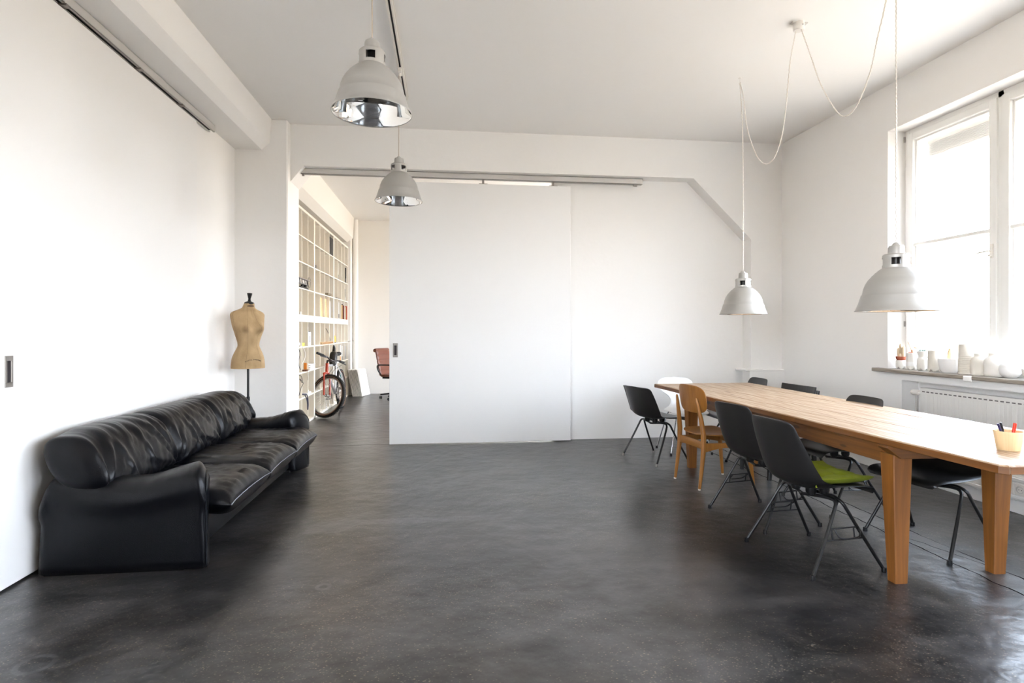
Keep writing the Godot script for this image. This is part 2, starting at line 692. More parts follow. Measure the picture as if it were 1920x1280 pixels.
func make_materials() -> void:
	mt.wall = mat(Color(0.95, 0.94, 0.925), 0.85)
	bump(mt.wall, 0.02, 0.05, 512, Vector3(0.7, 0.7, 0.7))
	mt.rear_wall = mat(Color(0.30, 0.28, 0.26), 0.8)
	mt.ceiling = mat(Color(0.95, 0.94, 0.925), 0.9)
	mt.door = mat(Color(0.945, 0.937, 0.925), 0.6)
	mt.warm_wall = mat(Color(0.95, 0.935, 0.91), 0.85)
	mt.lacquer = mat(Color(0.95, 0.925, 0.875), 0.45)
	mt.lacquer_back = mat(Color(0.93, 0.865, 0.745), 0.6)
	mt.window_paint = mat(Color(0.93, 0.925, 0.91), 0.4)
	mt.grey_paint = mat(Color(0.8, 0.785, 0.765), 0.5)
	mt.radiator = mat(Color(0.90, 0.885, 0.86), 0.4)
	mt.slot = mat(Color(0.42, 0.40, 0.385), 0.7)
	mt.rail = mat(Color(0.80, 0.785, 0.765), 0.4, 0.15)
	mt.rail_dark = mat(Color(0.12, 0.115, 0.11), 0.6)
	mt.steel = mat(Color(0.62, 0.60, 0.58), 0.38, 0.9)
	mt.recess = mat(Color(0.19, 0.17, 0.18), 0.5, 0.4)
	mt.chrome = mat(Color(0.82, 0.82, 0.83), 0.12, 1.0)
	mt.mirror = mat(Color(0.93, 0.92, 0.90), 0.04, 1.0)
	mt.alu = mat(Color(0.70, 0.69, 0.67), 0.46, 0.55)
	bump(mt.alu, 0.08, 0.06, 512, Vector3(6, 6, 6), 5)
	mt.white_plastic = mat(Color(0.90, 0.88, 0.85), 0.4)
	mt.cord = mat(Color(0.72, 0.655, 0.59), 0.6)
	mt.white_cord = mat(Color(0.90, 0.87, 0.83), 0.5)
	mt.black_plastic = mat(Color(0.108, 0.102, 0.10), 0.38)
	bump(mt.black_plastic, 0.09, 0.05, 512, Vector3(8, 8, 8), 6)
	mt.black_steel = mat(Color(0.065, 0.062, 0.065), 0.33, 0.1)
	mt.grey_rubber = mat(Color(0.58, 0.56, 0.54), 0.7)
	mt.rubber = mat(Color(0.085, 0.08, 0.078), 0.7)
	mt.white_shell = mat(Color(0.93, 0.925, 0.915), 0.3)
	mt.leather = leather_material()
	mt.thread = mat(Color(0.55, 0.55, 0.58), 0.7)
	mt.brown_leather = mat(Color(0.40, 0.20, 0.12), 0.36)
	mt.canvas = mat(Color(0.735, 0.605, 0.435), 0.85)
	mt.black_wood = mat(Color(0.055, 0.05, 0.048), 0.32)
	mt.ink = mat(Color(0.16, 0.125, 0.10), 0.85)
	mt.lime = mat(Color(0.50, 0.545, 0.10), 0.85)
	bump(mt.lime, 0.12, 0.25, 512, Vector3(9, 9, 9), 8)
	mt.rim_sheen = mt.lime
	mt.glass = mat(Color(1, 1, 1, 0.06), 0.02)
	mt.glass.transparency = BaseMaterial3D.TRANSPARENCY_ALPHA
	mt.crack = mat(Color(0.05, 0.045, 0.042), 1.0)
	mt.crack.metallic_specular = 0.0
	mt.ceramic = mat(Color(0.90, 0.885, 0.855), 0.6)
	bump(mt.ceramic, 0.05, 0.12, 512, Vector3(7, 7, 7), 9)
	mt.plaster = mat(Color(0.86, 0.835, 0.79), 0.85)
	bump(mt.plaster, 0.09, 0.3, 512, Vector3(7, 7, 7), 12)
	mt.grey_stone = mat(Color(0.62, 0.60, 0.60), 0.7)
	mt.terracotta = mat(Color(0.63, 0.33, 0.22), 0.8)
	mt.cactus = mat(Color(0.80, 0.72, 0.60), 0.85)
	mt.dry_leaf = mat(Color(0.66, 0.47, 0.29), 0.7)
	mt.grey_leaf = mat(Color(0.50, 0.545, 0.50), 0.6)
	mt.pale_wood = wood(Color(0.80, 0.66, 0.47), Color(0.90, 0.79, 0.62), 61, 0.6, 0)
	mt.cup = wood(Color(0.83, 0.70, 0.52), Color(0.90, 0.79, 0.62), 62, 0.7, 0)
	mt.oak = wood(Color(0.50, 0.305, 0.10), Color(0.67, 0.455, 0.185), 41, 0.42, 0)
	mt.table_top = wood(Color(0.52, 0.385, 0.265), Color(0.69, 0.565, 0.435), 42, 0.42, 2, 0.8, Color(0.76, 0.68, 0.58), 0.05)
	mt.table_top.metallic_specular = 0.5
	mt.table_side = wood(Color(0.33, 0.185, 0.06), Color(0.55, 0.345, 0.125), 43, 0.5, 3)
	mt.table_leg = wood(Color(0.40, 0.225, 0.065), Color(0.60, 0.38, 0.135), 44, 0.5, 2)
	mt.sill = wood(Color(0.47, 0.43, 0.39), Color(0.62, 0.58, 0.53), 45, 0.55, 0, 0.5, Color(0.70, 0.66, 0.61))
	mt.floor = floor_material()

func flat_mat(c: Color, r := 0.6) -> StandardMaterial3D:
	var k := "c%d_%d" % [c.to_rgba32(), int(r * 100)]
	if not mt.has(k):
		mt[k] = mat(c, r)
	return mt[k]

# ---------------------------------------------------------------- the setting
# boxes for a wall that fills [u0,u1] x [y0,y1] apart from holes; put(m, u0, u1, y0, y1) adds one box
func holed(u0: float, u1: float, y0: float, y1: float, holes: Array, put: Callable) -> void:
	var us := [u0, u1]
	for h in holes:
		us.append(h[0])
		us.append(h[1])
	us.sort()
	for i in us.size() - 1:
		if us[i + 1] - us[i] < 1e-5:
			continue
		var mid: float = (us[i] + us[i + 1]) * 0.5
		var cuts := []
		for h in holes:
			if h[0] < mid and mid < h[1]:
				cuts.append([h[2], h[3]])
		cuts.sort_custom(func(a, b): return a[0] < b[0])
		var y := y0
		for c in cuts:
			if c[0] > y + 1e-5:
				put.call(us[i], us[i + 1], y, c[0])
			y = maxf(y, c[1])
		if y < y1 - 1e-5:
			put.call(us[i], us[i + 1], y, y1)

const Z_FAR := -12.0
const Z_NEAR := 4.4
const W1 := [-4.81, -2.03, 0.945, 3.17]
const NICHE := [-4.65, -3.10, 0.10, 0.866]
const OPENINGS := [W1, [-1.3, 0.6, 0.945, 3.17], [1.3, 3.2, 0.945, 3.17], [-9.75, -7.35, 0.6, 3.3], [-11.85, -9.95, 0.6, 3.3]]

const LEFT_W := [0.3, 4.0, 0.8, 3.2]

func room() -> void:
	# floor: uv follows the screed texture (6.8 m square)
	var f := M.new()
	for q in [[-2.8, 4.55, -12.5, 4.8]]:
		f.box(Vector3(q[0], -0.2, q[2]), Vector3(q[1], 0.0, q[3]))
	for i in f.uv.size():
		f.uv[i] = Vector2((f.v[i].x + 2.4) / 6.8, (f.v[i].z + 7.0) / 6.8)
	var fl := struct("floor", f, mt.floor, "dark worn grey screed floor with pale specks")
	# open joints in the screed: ragged ribbons of shadow, a few millimetres wide
	var edge := noise(8, 3.0, 3)
	var jag := noise(9, 18.0, 3)
	for k in 4:
		var m := M.new()
		var prev := []
		for i in 500:
			var wz := -6.45 + i * 0.0125
			var wx := 0.0
			var w := 0.0032 + 0.0035 * (0.5 + 0.5 * jag.get_noise_2d(wz * 0.6, 7.0 + k))
			if k == 0:
				wx = 2.845 + 0.02 * edge.get_noise_2d(wz * 0.8, 11.0) + 0.010 * jag.get_noise_2d(wz * 0.3, 12.0)
			elif k == 1:
				wx = 3.03 + 0.02 * edge.get_noise_2d(wz * 0.7, 13.0) + 0.012 * jag.get_noise_2d(wz * 0.3, 14.0)
				w *= clampf(0.7 + 1.5 * edge.get_noise_2d(wz * 0.9, 21.0), 0.15, 1.0)
			elif k == 2:
				if wz < -3.42 or wz > -2.75:
					prev = []
					continue
				wx = 2.87 + (wz + 3.42) * 0.22 + 0.02 * jag.get_noise_2d(wz * 0.35, 15.0)
				w *= 0.55
			else:
				if wz > -6.0:
					prev = []
					continue
			if k == 3:
				# across the doorway
				wx = -1.68 + (wz + 6.45) * 3.2
				var z3 := -6.62 + 0.012 * edge.get_noise_2d(wx * 1.2, 5.0) + 0.006 * jag.get_noise_2d(wx * 0.5, 3.0)
				if wx > 0.0:
					continue
				var now3 := [Vector3(wx, 0.0004, z3 - w), Vector3(wx, 0.0004, z3 + w)]
				if not prev.is_empty():
					m.face([prev[0], prev[1], now3[1], now3[0]], Vector3.UP)
				prev = now3
				continue
			var now := [Vector3(wx - w, 0.0004, wz), Vector3(wx + w, 0.0004, wz)]
			if not prev.is_empty():
				m.face([prev[0], prev[1], now[1], now[0]], Vector3.UP)
			prev = now
		part("joint", m, mt.crack, fl, "dark open joint in the screed")
	# ceiling
	var c := M.new()
	c.box(Vector3(-2.8, CEIL, -12.5), Vector3(4.55, CEIL + 0.25, 4.8))
	struct("ceiling", c, mt.ceiling, "plain white ceiling")
	# left wall of both rooms
	var wl := M.new()
	holed(-6.7, 4.8, 0.0, CEIL, [LEFT_W], func(a, b2, y0, y1): wl.box(Vector3(-2.6, y0, a), Vector3(-2.245, y1, b2)))
	wl.box(Vector3(-2.6, 0, -12.5), Vector3(-2.36, CEIL, -6.7))
	struct("wall_left", wl, mt.wall, "white wall behind the sofa")
	# the downstand beam along it, chamfered below
	var b := M.new()
	b.T = Transform3D(Basis(Vector3(1, 0, 0), Vector3(0, 1, 0), Vector3(0, 0, 1)), Vector3.ZERO)
	b.prism([Vector2(-2.245, 3.262), Vector2(-1.965, 3.262), Vector2(-1.885, 3.34), Vector2(-1.868, CEIL), Vector2(-2.245, CEIL)], -6.36, 4.4)
	struct("trim_1", b, mt.wall, "white beam along the left wall under the ceiling")
	# right wall with the windows
	var wr := M.new()
	holed(-12.5, 4.8, 0.0, CEIL, OPENINGS + [NICHE], func(a, b2, y0, y1): wr.box(Vector3(WR, y0, a), Vector3(WR + 0.45, y1, b2)))
	wr.box(Vector3(WR + 0.17, NICHE[2], NICHE[0]), Vector3(WR + 0.45, NICHE[3], NICHE[1]))
	struct("wall_right", wr, mt.wall, "white window wall")
	# front wall behind the camera
	var wf := M.new()
	wf.box(Vector3(-2.6, 0, Z_NEAR), Vector3(4.55, CEIL, Z_NEAR + 0.3))
	struct("wall_front", wf, mt.rear_wall)
	# back wall: arch face (4 cm behind the pier), recessed infill, pier
	var wb := M.new()
	# outline of the wall in front of the recess, an L-shaped frame round the opening
	var face := [Vector2(-1.70, CEIL), Vector2(-1.70, 2.96), Vector2(-1.56, 3.14), Vector2(2.965, 3.145), Vector2(3.70, 2.425), Vector2(3.70, 0), Vector2(WR, 0), Vector2(WR, CEIL)]
	wb.prism(face, -6.85, -6.48)
	wb.prism([Vector2(1.30, 0), Vector2(3.72, 0), Vector2(3.72, 2.44), Vector2(2.975, 3.16), Vector2(1.30, 3.16)], -6.85, -6.67)
	wb.box(Vector3(3.66, 0, -6.6), Vector3(WR, 0.825, -6.44))
	struct("wall_back", wb, mt.wall, "white back wall with a shallow clipped arch")
	var pr := M.new()
	pr.box(Vector3(-2.5, 0, -6.85), Vector3(-1.70, CEIL, -6.36), 0.012)
	struct("trim_2", pr, mt.wall, "white pier between sofa wall and doorway")
	# little ledge in the right corner
	var lg := M.new()
	lg.box(Vector3(3.60, 0.822, -6.67), Vector3(WR, 0.842, -6.425), 0.004)
	struct("trim_3", lg, mt.wall, "thin white ledge in the right corner")
	sliding_door_left()
	sliding_door_back()
	window_one()
	for k in range(1, OPENINGS.size()):
		plain_window(k)
	var w6 := struct_root("window_6", "white casement window in the left wall behind the camera")
	var f6 := M.new()
	frame_box(f6, LEFT_W[0], LEFT_W[1], LEFT_W[2], LEFT_W[3], -2.50, -2.42, 0.07, 0.07)
	f6.box(Vector3(-2.50, LEFT_W[2], 2.10), Vector3(-2.42, LEFT_W[3], 2.18))
	part("window_frame", f6, mt.window_paint, w6)
	var p6 := M.new()
	p6.box(Vector3(-2.462, LEFT_W[2] + 0.06, LEFT_W[0] + 0.06), Vector3(-2.458, LEFT_W[3] - 0.06, LEFT_W[1] - 0.06))
	part("pane", p6, mt.glass, w6)
	sill_and_duct()

func pull(parent: Node3D, p: Vector3, along: Vector3, out: Vector3) -> void:
	# flush pull: a steel plate with a sunk slot
	var m := M.new()
	m.T = Transform3D(Basis(along, Vector3.UP, out), p)
	for q in [[-0.027, 0.027, 0.055, 0.08], [-0.027, 0.027, -0.08, -0.055], [-0.027, -0.013, -0.055, 0.055], [0.013, 0.027, -0.055, 0.055]]:
		m.box(Vector3(q[0], q[2], -0.004), Vector3(q[1], q[3], 0.004), 0.001)
	var h := part("pull_plate", m, mt.steel, parent, "flush steel pull handle")
	var s := M.new()
	s.T = m.T
	s.box(Vector3(-0.013, -0.055, -0.004), Vector3(0.013, 0.055, 0.0008))
	part("pull_recess", s, mt.recess, h)

func rail_mesh(a: float, b: float) -> M:
	# a C-shaped track along local x
	var m := M.new()
	m.box(Vector3(a, 0.028, -0.03), Vector3(b, 0.033, 0.03))
	m.box(Vector3(a, -0.03, 0.026), Vector3(b, 0.03, 0.03))
	m.box(Vector3(a, -0.03, -0.03), Vector3(b, 0.03, -0.026))
	m.box(Vector3(a, -0.03, 0.012), Vector3(b, -0.026, 0.03))
	m.box(Vector3(a, -0.03, -0.03), Vector3(b, -0.026, -0.012))
	return m

func sliding_door_left() -> void:
	var d := struct_root("door_1", "tall white sliding panel behind the sofa with a flush steel pull")
	var m := M.new()
	m.box(Vector3(-2.243, 0.012, -5.32), Vector3(-2.2, 3.18, -2.98), 0.003)
	part("door_panel", m, mt.door, d)
	pull(d, Vector3(-2.2, 1.103, -3.14), Vector3(0, 0, -1), Vector3(1, 0, 0))
	var r := rail_mesh(-2.3, 5.66)
	var o := part("rail", r, mt.rail, d)
	o.transform = Transform3D(Basis(Vector3(0, 0, -1), Vector3(0, 1, 0), Vector3(1, 0, 0)), Vector3(-2.205, 3.228, 0))
	var k := M.new()
	k.box(Vector3(-2.3, -0.022, -0.024), Vector3(5.63, 0.02, 0.024))
	var o2 := part("rail_shadow_gap", k, mt.rail_dark, d)
	o2.transform = o.transform
	var j := M.new()
	for z in [-4.35, -3.55, -5.0]:
		j.box(Vector3(-2.24, 3.185, z - 0.02), Vector3(-2.168, 3.2, z + 0.02), 0.002)
	part("hanger", j, mt.steel, d)

func sliding_door_back() -> void:
	var d := struct_root("door_2", "large white sliding panel half covering the opening in the back wall")
	var m := M.new()
	m.box(Vector3(-0.635, 0.012, -6.605), Vector3(1.478, 3.02, -6.56), 0.003)
	part("door_panel", m, mt.door, d)
	pull(d, Vector3(-0.567, 1.088, -6.56), Vector3(1, 0, 0), Vector3(0, 0, 1))
	var r := rail_mesh(-1.69, 2.36)
	var o := part("rail", r, mt.rail, d)
	o.position = Vector3(0, 3.103, -6.585)
	for x in [0.44, 1.27]:
		var h := M.new()
		h.box(Vector3(x - 0.012, 3.02, -6.59), Vector3(x + 0.012, 3.09, -6.575), 0.002)
		h.box(Vector3(x - 0.05, 3.018, -6.6), Vector3(x + 0.05, 3.027, -6.562), 0.002)
		part("hanger", h, mt.steel, d)
	var s := M.new()
	s.box(Vector3(-1.6, 3.052, -6.59), Vector3(-1.575, 3.075, -6.57), 0.003)
	s.box(Vector3(2.25, 3.052, -6.59), Vector3(2.3, 3.075, -6.57), 0.003)
	part("end_stop", s, mt.steel, d)

func frame_box(m: M, a: float, b: float, y0: float, y1: float, x0: float, x1: float, w: float, wb: float, bev := 0.004) -> void:
	m.box(Vector3(x0, y0, a), Vector3(x1, y1, a + w), bev)
	m.box(Vector3(x0, y0, b - w), Vector3(x1, y1, b), bev)
	m.box(Vector3(x0, y1 - w, a + w), Vector3(x1, y1, b - w), bev)
	m.box(Vector3(x0, y0, a + w), Vector3(x1, y0 + wb, b - w), bev)

func window_one() -> void:
	var a: float = W1[0]
	var b: float = W1[1]
	var w := struct_root("window_1", "tall white casement window with three sashes above the sill pots")
	var f := M.new()
	frame_box(f, a, b, W1[2], W1[3], 4.275, 4.36, 0.05, 0.05)
	for z in [-3.89, -2.95]:
		f.box(Vector3(4.275, W1[2], z - 0.025), Vector3(4.36, W1[3], z + 0.025), 0.004)
	part("window_frame", f, mt.window_paint, w)
	var n := 0
	for q in [[a + 0.045, -3.91], [-3.87, -2.97], [-2.93, b - 0.045]]:
		var s := M.new()
		var z0: float = q[0]
		var z1: float = q[1]
		frame_box(s, z0, z1, W1[2] + 0.045, W1[3] - 0.045, 4.255, 4.31, 0.062, 0.075)
		# inner stepped moulding
		frame_box(s, z0 + 0.06, z1 - 0.06, W1[2] + 0.118, W1[3] - 0.105, 4.285, 4.33, 0.018, 0.018, 0.003)
		s.box(Vector3(4.262, 2.085, z0 + 0.06), Vector3(4.315, 2.115, z1 - 0.06), 0.004)
		var so := part("sash", s, mt.window_paint, w)
		for y in [[1.06, 2.088], [2.112, 3.07]]:
			var p := M.new()
			p.box(Vector3(4.296, y[0], z0 + 0.058), Vector3(4.300, y[1], z1 - 0.058))
			part("pane", p, mt.glass, so)
		# hinge pins and the outer sash that closes the box window
		var os := M.new()
		frame_box(os, z0 + 0.03, z1 - 0.03, W1[2] + 0.03, W1[3] - 0.03, 4.43, 4.47, 0.06, 0.06)
		os.box(Vector3(4.43, 2.085, z0 + 0.09), Vector3(4.47, 2.115, z1 - 0.09), 0.004)
		part("outer_sash", os, mt.window_paint, w)
		# raised venetian blind between the sashes
		var bl := M.new()
		bl.box(Vector3(4.365, 3.005, z0 + 0.10), Vector3(4.415, 3.045, z1 - 0.10), 0.004)
		for k in 9:
			bl.box(Vector3(4.362, 2.905 + k * 0.011, z0 + 0.11), Vector3(4.412, 2.909 + k * 0.011, z1 - 0.11))
		bl.box(Vector3(4.365, 2.88, z0 + 0.11), Vector3(4.41, 2.898, z1 - 0.11), 0.004)
		part("raised_blind", bl, mt.grey_paint, w)
		n += 1
	# handle on the meeting stile
	var h := M.new()
	h.box(Vector3(4.24, 1.88, -3.955), Vector3(4.256, 1.99, -3.93), 0.003)
	h.tube([Vector3(4.25, 1.935, -3.942), Vector3(4.215, 1.935, -3.942), Vector3(4.205, 1.932, -3.96), Vector3(4.205, 1.925, -4.03)], [0.008, 0.008, 0.008, 0.006], 10)
	h.tube([Vector3(4.25, 1.90, -3.942), Vector3(4.222, 1.90, -3.942)], 0.009, 10)
	part("handle", h, mt.white_plastic, w, "white window handle")
	var hg := M.new()
	hg.tube([Vector3(4.268, 3.07, -4.806), Vector3(4.268, 3.12, -4.806)], 0.008, 8)
	hg.tube([Vector3(4.268, 1.35, -4.806), Vector3(4.268, 1.40, -4.806)], 0.008, 8)
	part("hinge", hg, mt.steel, w)

func plain_window(k: int) -> void:
	var q: Array = OPENINGS[k]
	var w := struct_root("window_%d" % (k + 1), "white casement window further along the window wall")
	var f := M.new()
	var mid: float = (q[0] + q[1]) * 0.5
	frame_box(f, q[0], q[1], q[2], q[3], 4.275, 4.36, 0.05, 0.05)
	for s in [[q[0] + 0.045, mid - 0.01], [mid + 0.01, q[1] - 0.045]]:
		frame_box(f, s[0], s[1], q[2] + 0.045, q[3] - 0.045, 4.255, 4.31, 0.075, 0.075)
		f.box(Vector3(4.262, 2.085, s[0] + 0.06), Vector3(4.315, 2.115, s[1] - 0.06))
	part("window_frame", f, mt.window_paint, w)
	var p := M.new()
	p.box(Vector3(4.296, q[2] + 0.06, q[0] + 0.06), Vector3(4.300, q[3] - 0.06, q[1] - 0.06))
	part("pane", p, mt.glass, w)

func sill_and_duct() -> void:
	# stone sill, two lengths butted with white filler
	var s := struct_root("trim_4", "grey brown window sill under the pots")
	for q in [[-4.93, -3.975], [-3.905, -1.95]]:
		var m := M.new()
		m.box(Vector3(4.03, 0.930, q[0]), Vector3(4.285, 0.9605, q[1]), 0.004)
		part("sill_slab", m, mt.sill, s)
	var j := M.new()
	j.box(Vector3(4.028, 0.915, -3.978), Vector3(4.285, 0.959, -3.902), 0.006)
	part("filler", j, mt.wall, s, "patch of white filler in the sill joint")
	# cable duct and baseboard along the window wall
	var b := M.new()
	b.box(Vector3(4.075, 0.0, -6.0), Vector3(WR + 0.01, 0.085, 4.4), 0.004)
	struct("baseboard_right", b, mt.window_paint, "white baseboard under the cable duct")
	var d := struct_root("trim_5", "white cable duct along the window wall under the radiator")
	var m2 := M.new()
	m2.box(Vector3(4.04, 0.10, -4.65), Vector3(WR + 0.005, 0.275, 4.4), 0.005)
	m2.box(Vector3(4.034, 0.235, -4.65), Vector3(4.05, 0.262, 4.4), 0.003)
	m2.box(Vector3(4.034, 0.112, -4.65), Vector3(4.05, 0.135, 4.4), 0.003)
	m2.box(Vector3(4.06, 0.085, -4.65), Vector3(WR + 0.005, 0.10, 4.4))
	part("duct_body", m2, mt.window_paint, d)

func back_room() -> void:
	var w := M.new()
	w.box(Vector3(-2.6, 0, Z_FAR - 0.3), Vector3(4.55, CEIL, Z_FAR))
	struct("wall_far", w, mt.warm_wall, "white far wall of the back room")
	var b := M.new()
	b.prism([Vector2(-2.36, 3.10), Vector2(-1.97, 3.10), Vector2(-1.86, 3.19), Vector2(-1.84, CEIL), Vector2(-2.36, CEIL)], -11.75, -6.85)
	struct("trim_6", b, mt.warm_wall, "white beam above the bookcases")
	var p := M.new()
	p.box(Vector3(-2.36, 0, -12.0), Vector3(-1.90, CEIL, -11.72), 0.01)
	p.lathe([Vector2(0.055, 0), Vector2(0.055, CEIL)], 20)
	for i in range(p.v.size() - 21 * 2, p.v.size()):
		p.v[i] += Vector3(-1.84, 0, -11.93)
	struct("trim_7", p, mt.warm_wall, "white pier and pipe in the far left corner")

# ---------------------------------------------------------------- chairs (front = local +z, base at the floor)
func smooth_rows(k: Array, sub: int) -> Array:
	var o := []
	for i in k.size() - 1:
		var p0: Array = k[maxi(i - 1, 0)]
		var p1: Array = k[i]
		var p2: Array = k[i + 1]
		var p3: Array = k[mini(i + 2, k.size() - 1)]
		for s in sub:
			var t := float(s) / sub
			var r := []
			for c in p1.size():
				r.append(0.5 * (2.0 * p1[c] + (p2[c] - p0[c]) * t + (2.0 * p0[c] - 5.0 * p1[c] + 4.0 * p2[c] - p3[c]) * t * t + (3.0 * p1[c] - p0[c] - 3.0 * p2[c] + p3[c]) * t * t * t))
			o.append(r)
	o.append(k[k.size() - 1].duplicate())
	return o

# moulded seat shell: rows of [z, y, half width, edge lift]
func shell(keys: Array, th: float, power := 3.0, lip := 0.0) -> M:
	var ks := smooth_rows(keys, 4)
	var rows := []
	var NT := 22
	for i in ks.size():
		var a: Array = ks[maxi(i - 1, 0)]
		var b: Array = ks[mini(i + 1, ks.size() - 1)]
		var tg := Vector2(b[0] - a[0], b[1] - a[1]).normalized()
		var nn := Vector3(0, -tg.x, tg.y)                # towards the sitter
		if nn.y < 0.0 and absf(nn.z) < 0.3:
			nn = -nn
		if nn.z < -0.3:
			nn = -nn
		var k: Array = ks[i]
		var hw := maxf(k[2], 0.002)
		var top := PackedVector3Array()
		var low := PackedVector3Array()
		for j in NT + 1:
			var t := sin((2.0 * j / NT - 1.0) * PI * 0.5)
			var q := absf(t)
			var off: float = k[3] * pow(q, power) - lip * smoothstep(0.93, 1.0, q)
			var e := th * 0.5 * sqrt(maxf(0.0, 1.0 - pow(q, 14.0)))
			var p := Vector3(hw * t, k[1], k[0]) + nn * off
			top.append(p + nn * e)
			low.append(p - nn * e)
		low.reverse()
		top.append_array(low)
		rows.append(top)
	for e in [0, rows.size() - 1]:
		var fl := PackedVector3Array()
		var n: int = rows[e].size()
		for j in n:
			fl.append((rows[e][j] + rows[e][n - 1 - j]) * 0.5)
		if e == 0:
			rows.push_front(fl)
		else:
			rows.push_back(fl)
	var m := M.new()
	m.grid(rows, true)
	return m

func v_base(t: Node3D, mat_leg: Material, mat_foot: Material, hx: float, hz: float, apex: float, hooks: bool) -> void:
	var r := 0.0095
	for s in [1.0, -1.0]:
		# each bent tube runs from a foot up to the apex, under the seat and down the other side
		var half := curve([Vector3(hx, 0.012, s * hz), Vector3(hx - 0.035, apex * 0.55, s * hz * 0.50), Vector3(hx - 0.058, apex * 0.90, s * hz * 0.18), Vector3(hx - 0.068, apex * 0.99, s * 0.022), Vector3(hx - 0.095, apex * 1.03, s * 0.016), Vector3(hx - 0.15, apex + 0.012, s * 0.03), Vector3(0.0, apex - 0.004, s * 0.055)], 0.03)
		for side in [1.0, -1.0]:
			var pts := []
			for p in half:
				pts.append(Vector3(p.x * side, p.y, p.z))
			var m := M.new()
			m.tube(pts, r, 10)
			var leg := part("leg", m, mat_leg, t)
			var f := M.new()
			f.T = at(Vector3(hx * side, 0, s * hz))
			f.lathe([Vector2(0, 0), Vector2(0.013, 0), Vector2(0.014, 0.006), Vector2(0.0125, 0.026), Vector2(0.0, 0.028)], 12)
			part("foot", f, mat_foot, leg)
	for q in [[0.06, 0.04], [0.06, -0.05]]:
		for sx in [-1.0, 1.0]:
			var pl := M.new()
			pl.T = at(Vector3(q[0] * sx, apex + 0.008, q[1]))
			pl.lathe([Vector2(0, 0), Vector2(0.022, 0), Vector2(0.028, 0.016), Vector2(0.028, 0.045), Vector2(0, 0.045)], 14)
			part("mount", pl, mat_leg, t)
	if not hooks:
		return
	for side in [1.0, -1.0]:
		var m := M.new()
		var lo := 0.185
		var hi := 0.243
		var xz := func(y: float) -> Vector2:                 # x and half z of the legs at height y
			var f := y / apex
			return Vector2(hx - 0.06 * f, lerpf(hz, hz * 0.17, minf(1.0, f / 0.92)))
		var a: Vector2 = xz.call(lo)
		var b: Vector2 = xz.call(hi)
		m.tube([Vector3(a.x * side, lo, -a.y), Vector3(a.x * side, lo, a.y)], 0.0045, 6)
		m.tube([Vector3(b.x * side, hi, -b.y), Vector3(b.x * side, hi, b.y)], 0.0045, 6)
		for z in [-0.075, 0.065]:
			m.tube([Vector3(a.x * side, lo, z), Vector3(b.x * side, hi, z)], 0.0045, 6)
		var o := 0.045 if side > 0.0 else 0.03
		m.tube(curve([Vector3(b.x * side, hi, -0.055), Vector3((b.x + o * 0.6) * side, hi - 0.03, -0.05), Vector3((b.x + o) * side, hi - 0.045, -0.03), Vector3((b.x + o) * side, hi - 0.045, 0.06), Vector3((b.x + o * 0.8) * side, hi - 0.03, 0.085), Vector3(b.x * side, hi, 0.095)], 0.012), 0.0045, 6)
		part("linking_hook", m, mat_leg, t)

const SHELL_A := [[0.236, 0.404, 0.195, 0.0], [0.232, 0.420, 0.210, 0.002], [0.205, 0.438, 0.220, 0.008], [0.10, 0.436, 0.230, 0.026], [-0.02, 0.426, 0.232, 0.046], [-0.11, 0.428, 0.230, 0.064], [-0.175, 0.455, 0.227, 0.078], [-0.212, 0.51, 0.223, 0.078], [-0.236, 0.58, 0.217, 0.066], [-0.256, 0.66, 0.207, 0.048], [-0.272, 0.73, 0.193, 0.034], [-0.281, 0.775, 0.182, 0.026], [-0.2855, 0.80, 0.164, 0.018], [-0.287, 0.8105, 0.125, 0.01], [-0.2875, 0.813, 0.0, 0.0]]
const SHELL_B := [[0.245, 0.405, 0.205, 0.0], [0.238, 0.426, 0.228, 0.002], [0.19, 0.440, 0.238, 0.01], [0.06, 0.434, 0.244, 0.022], [-0.07, 0.430, 0.246, 0.038], [-0.145, 0.445, 0.248, 0.058], [-0.188, 0.49, 0.248, 0.072], [-0.214, 0.56, 0.244, 0.070], [-0.234, 0.64, 0.238, 0.058], [-0.248, 0.70, 0.230, 0.046], [-0.254, 0.728, 0.224, 0.036], [-0.257, 0.744, 0.205, 0.022], [-0.258, 0.749, 0.15, 0.006], [-0.258, 0.750, 0.0, 0.0]]
const SHELL_C := [[0.225, 0.420, 0.10, 0.0], [0.222, 0.428, 0.155, 0.0], [0.195, 0.438, 0.195, 0.004], [0.10, 0.440, 0.215, 0.012], [0.0, 0.437, 0.212, 0.016], [-0.08, 0.440, 0.19, 0.012], [-0.14, 0.456, 0.135, 0.006], [-0.175, 0.49, 0.085, 0.004], [-0.197, 0.535, 0.072, 0.004], [-0.213, 0.585, 0.10, 0.006], [-0.228, 0.635, 0.165, 0.014], [-0.243, 0.69, 0.202, 0.022], [-0.255, 0.735, 0.198, 0.022], [-0.263, 0.768, 0.155, 0.014], [-0.266, 0.782, 0.09, 0.006], [-0.267, 0.786, 0.0, 0.0]]

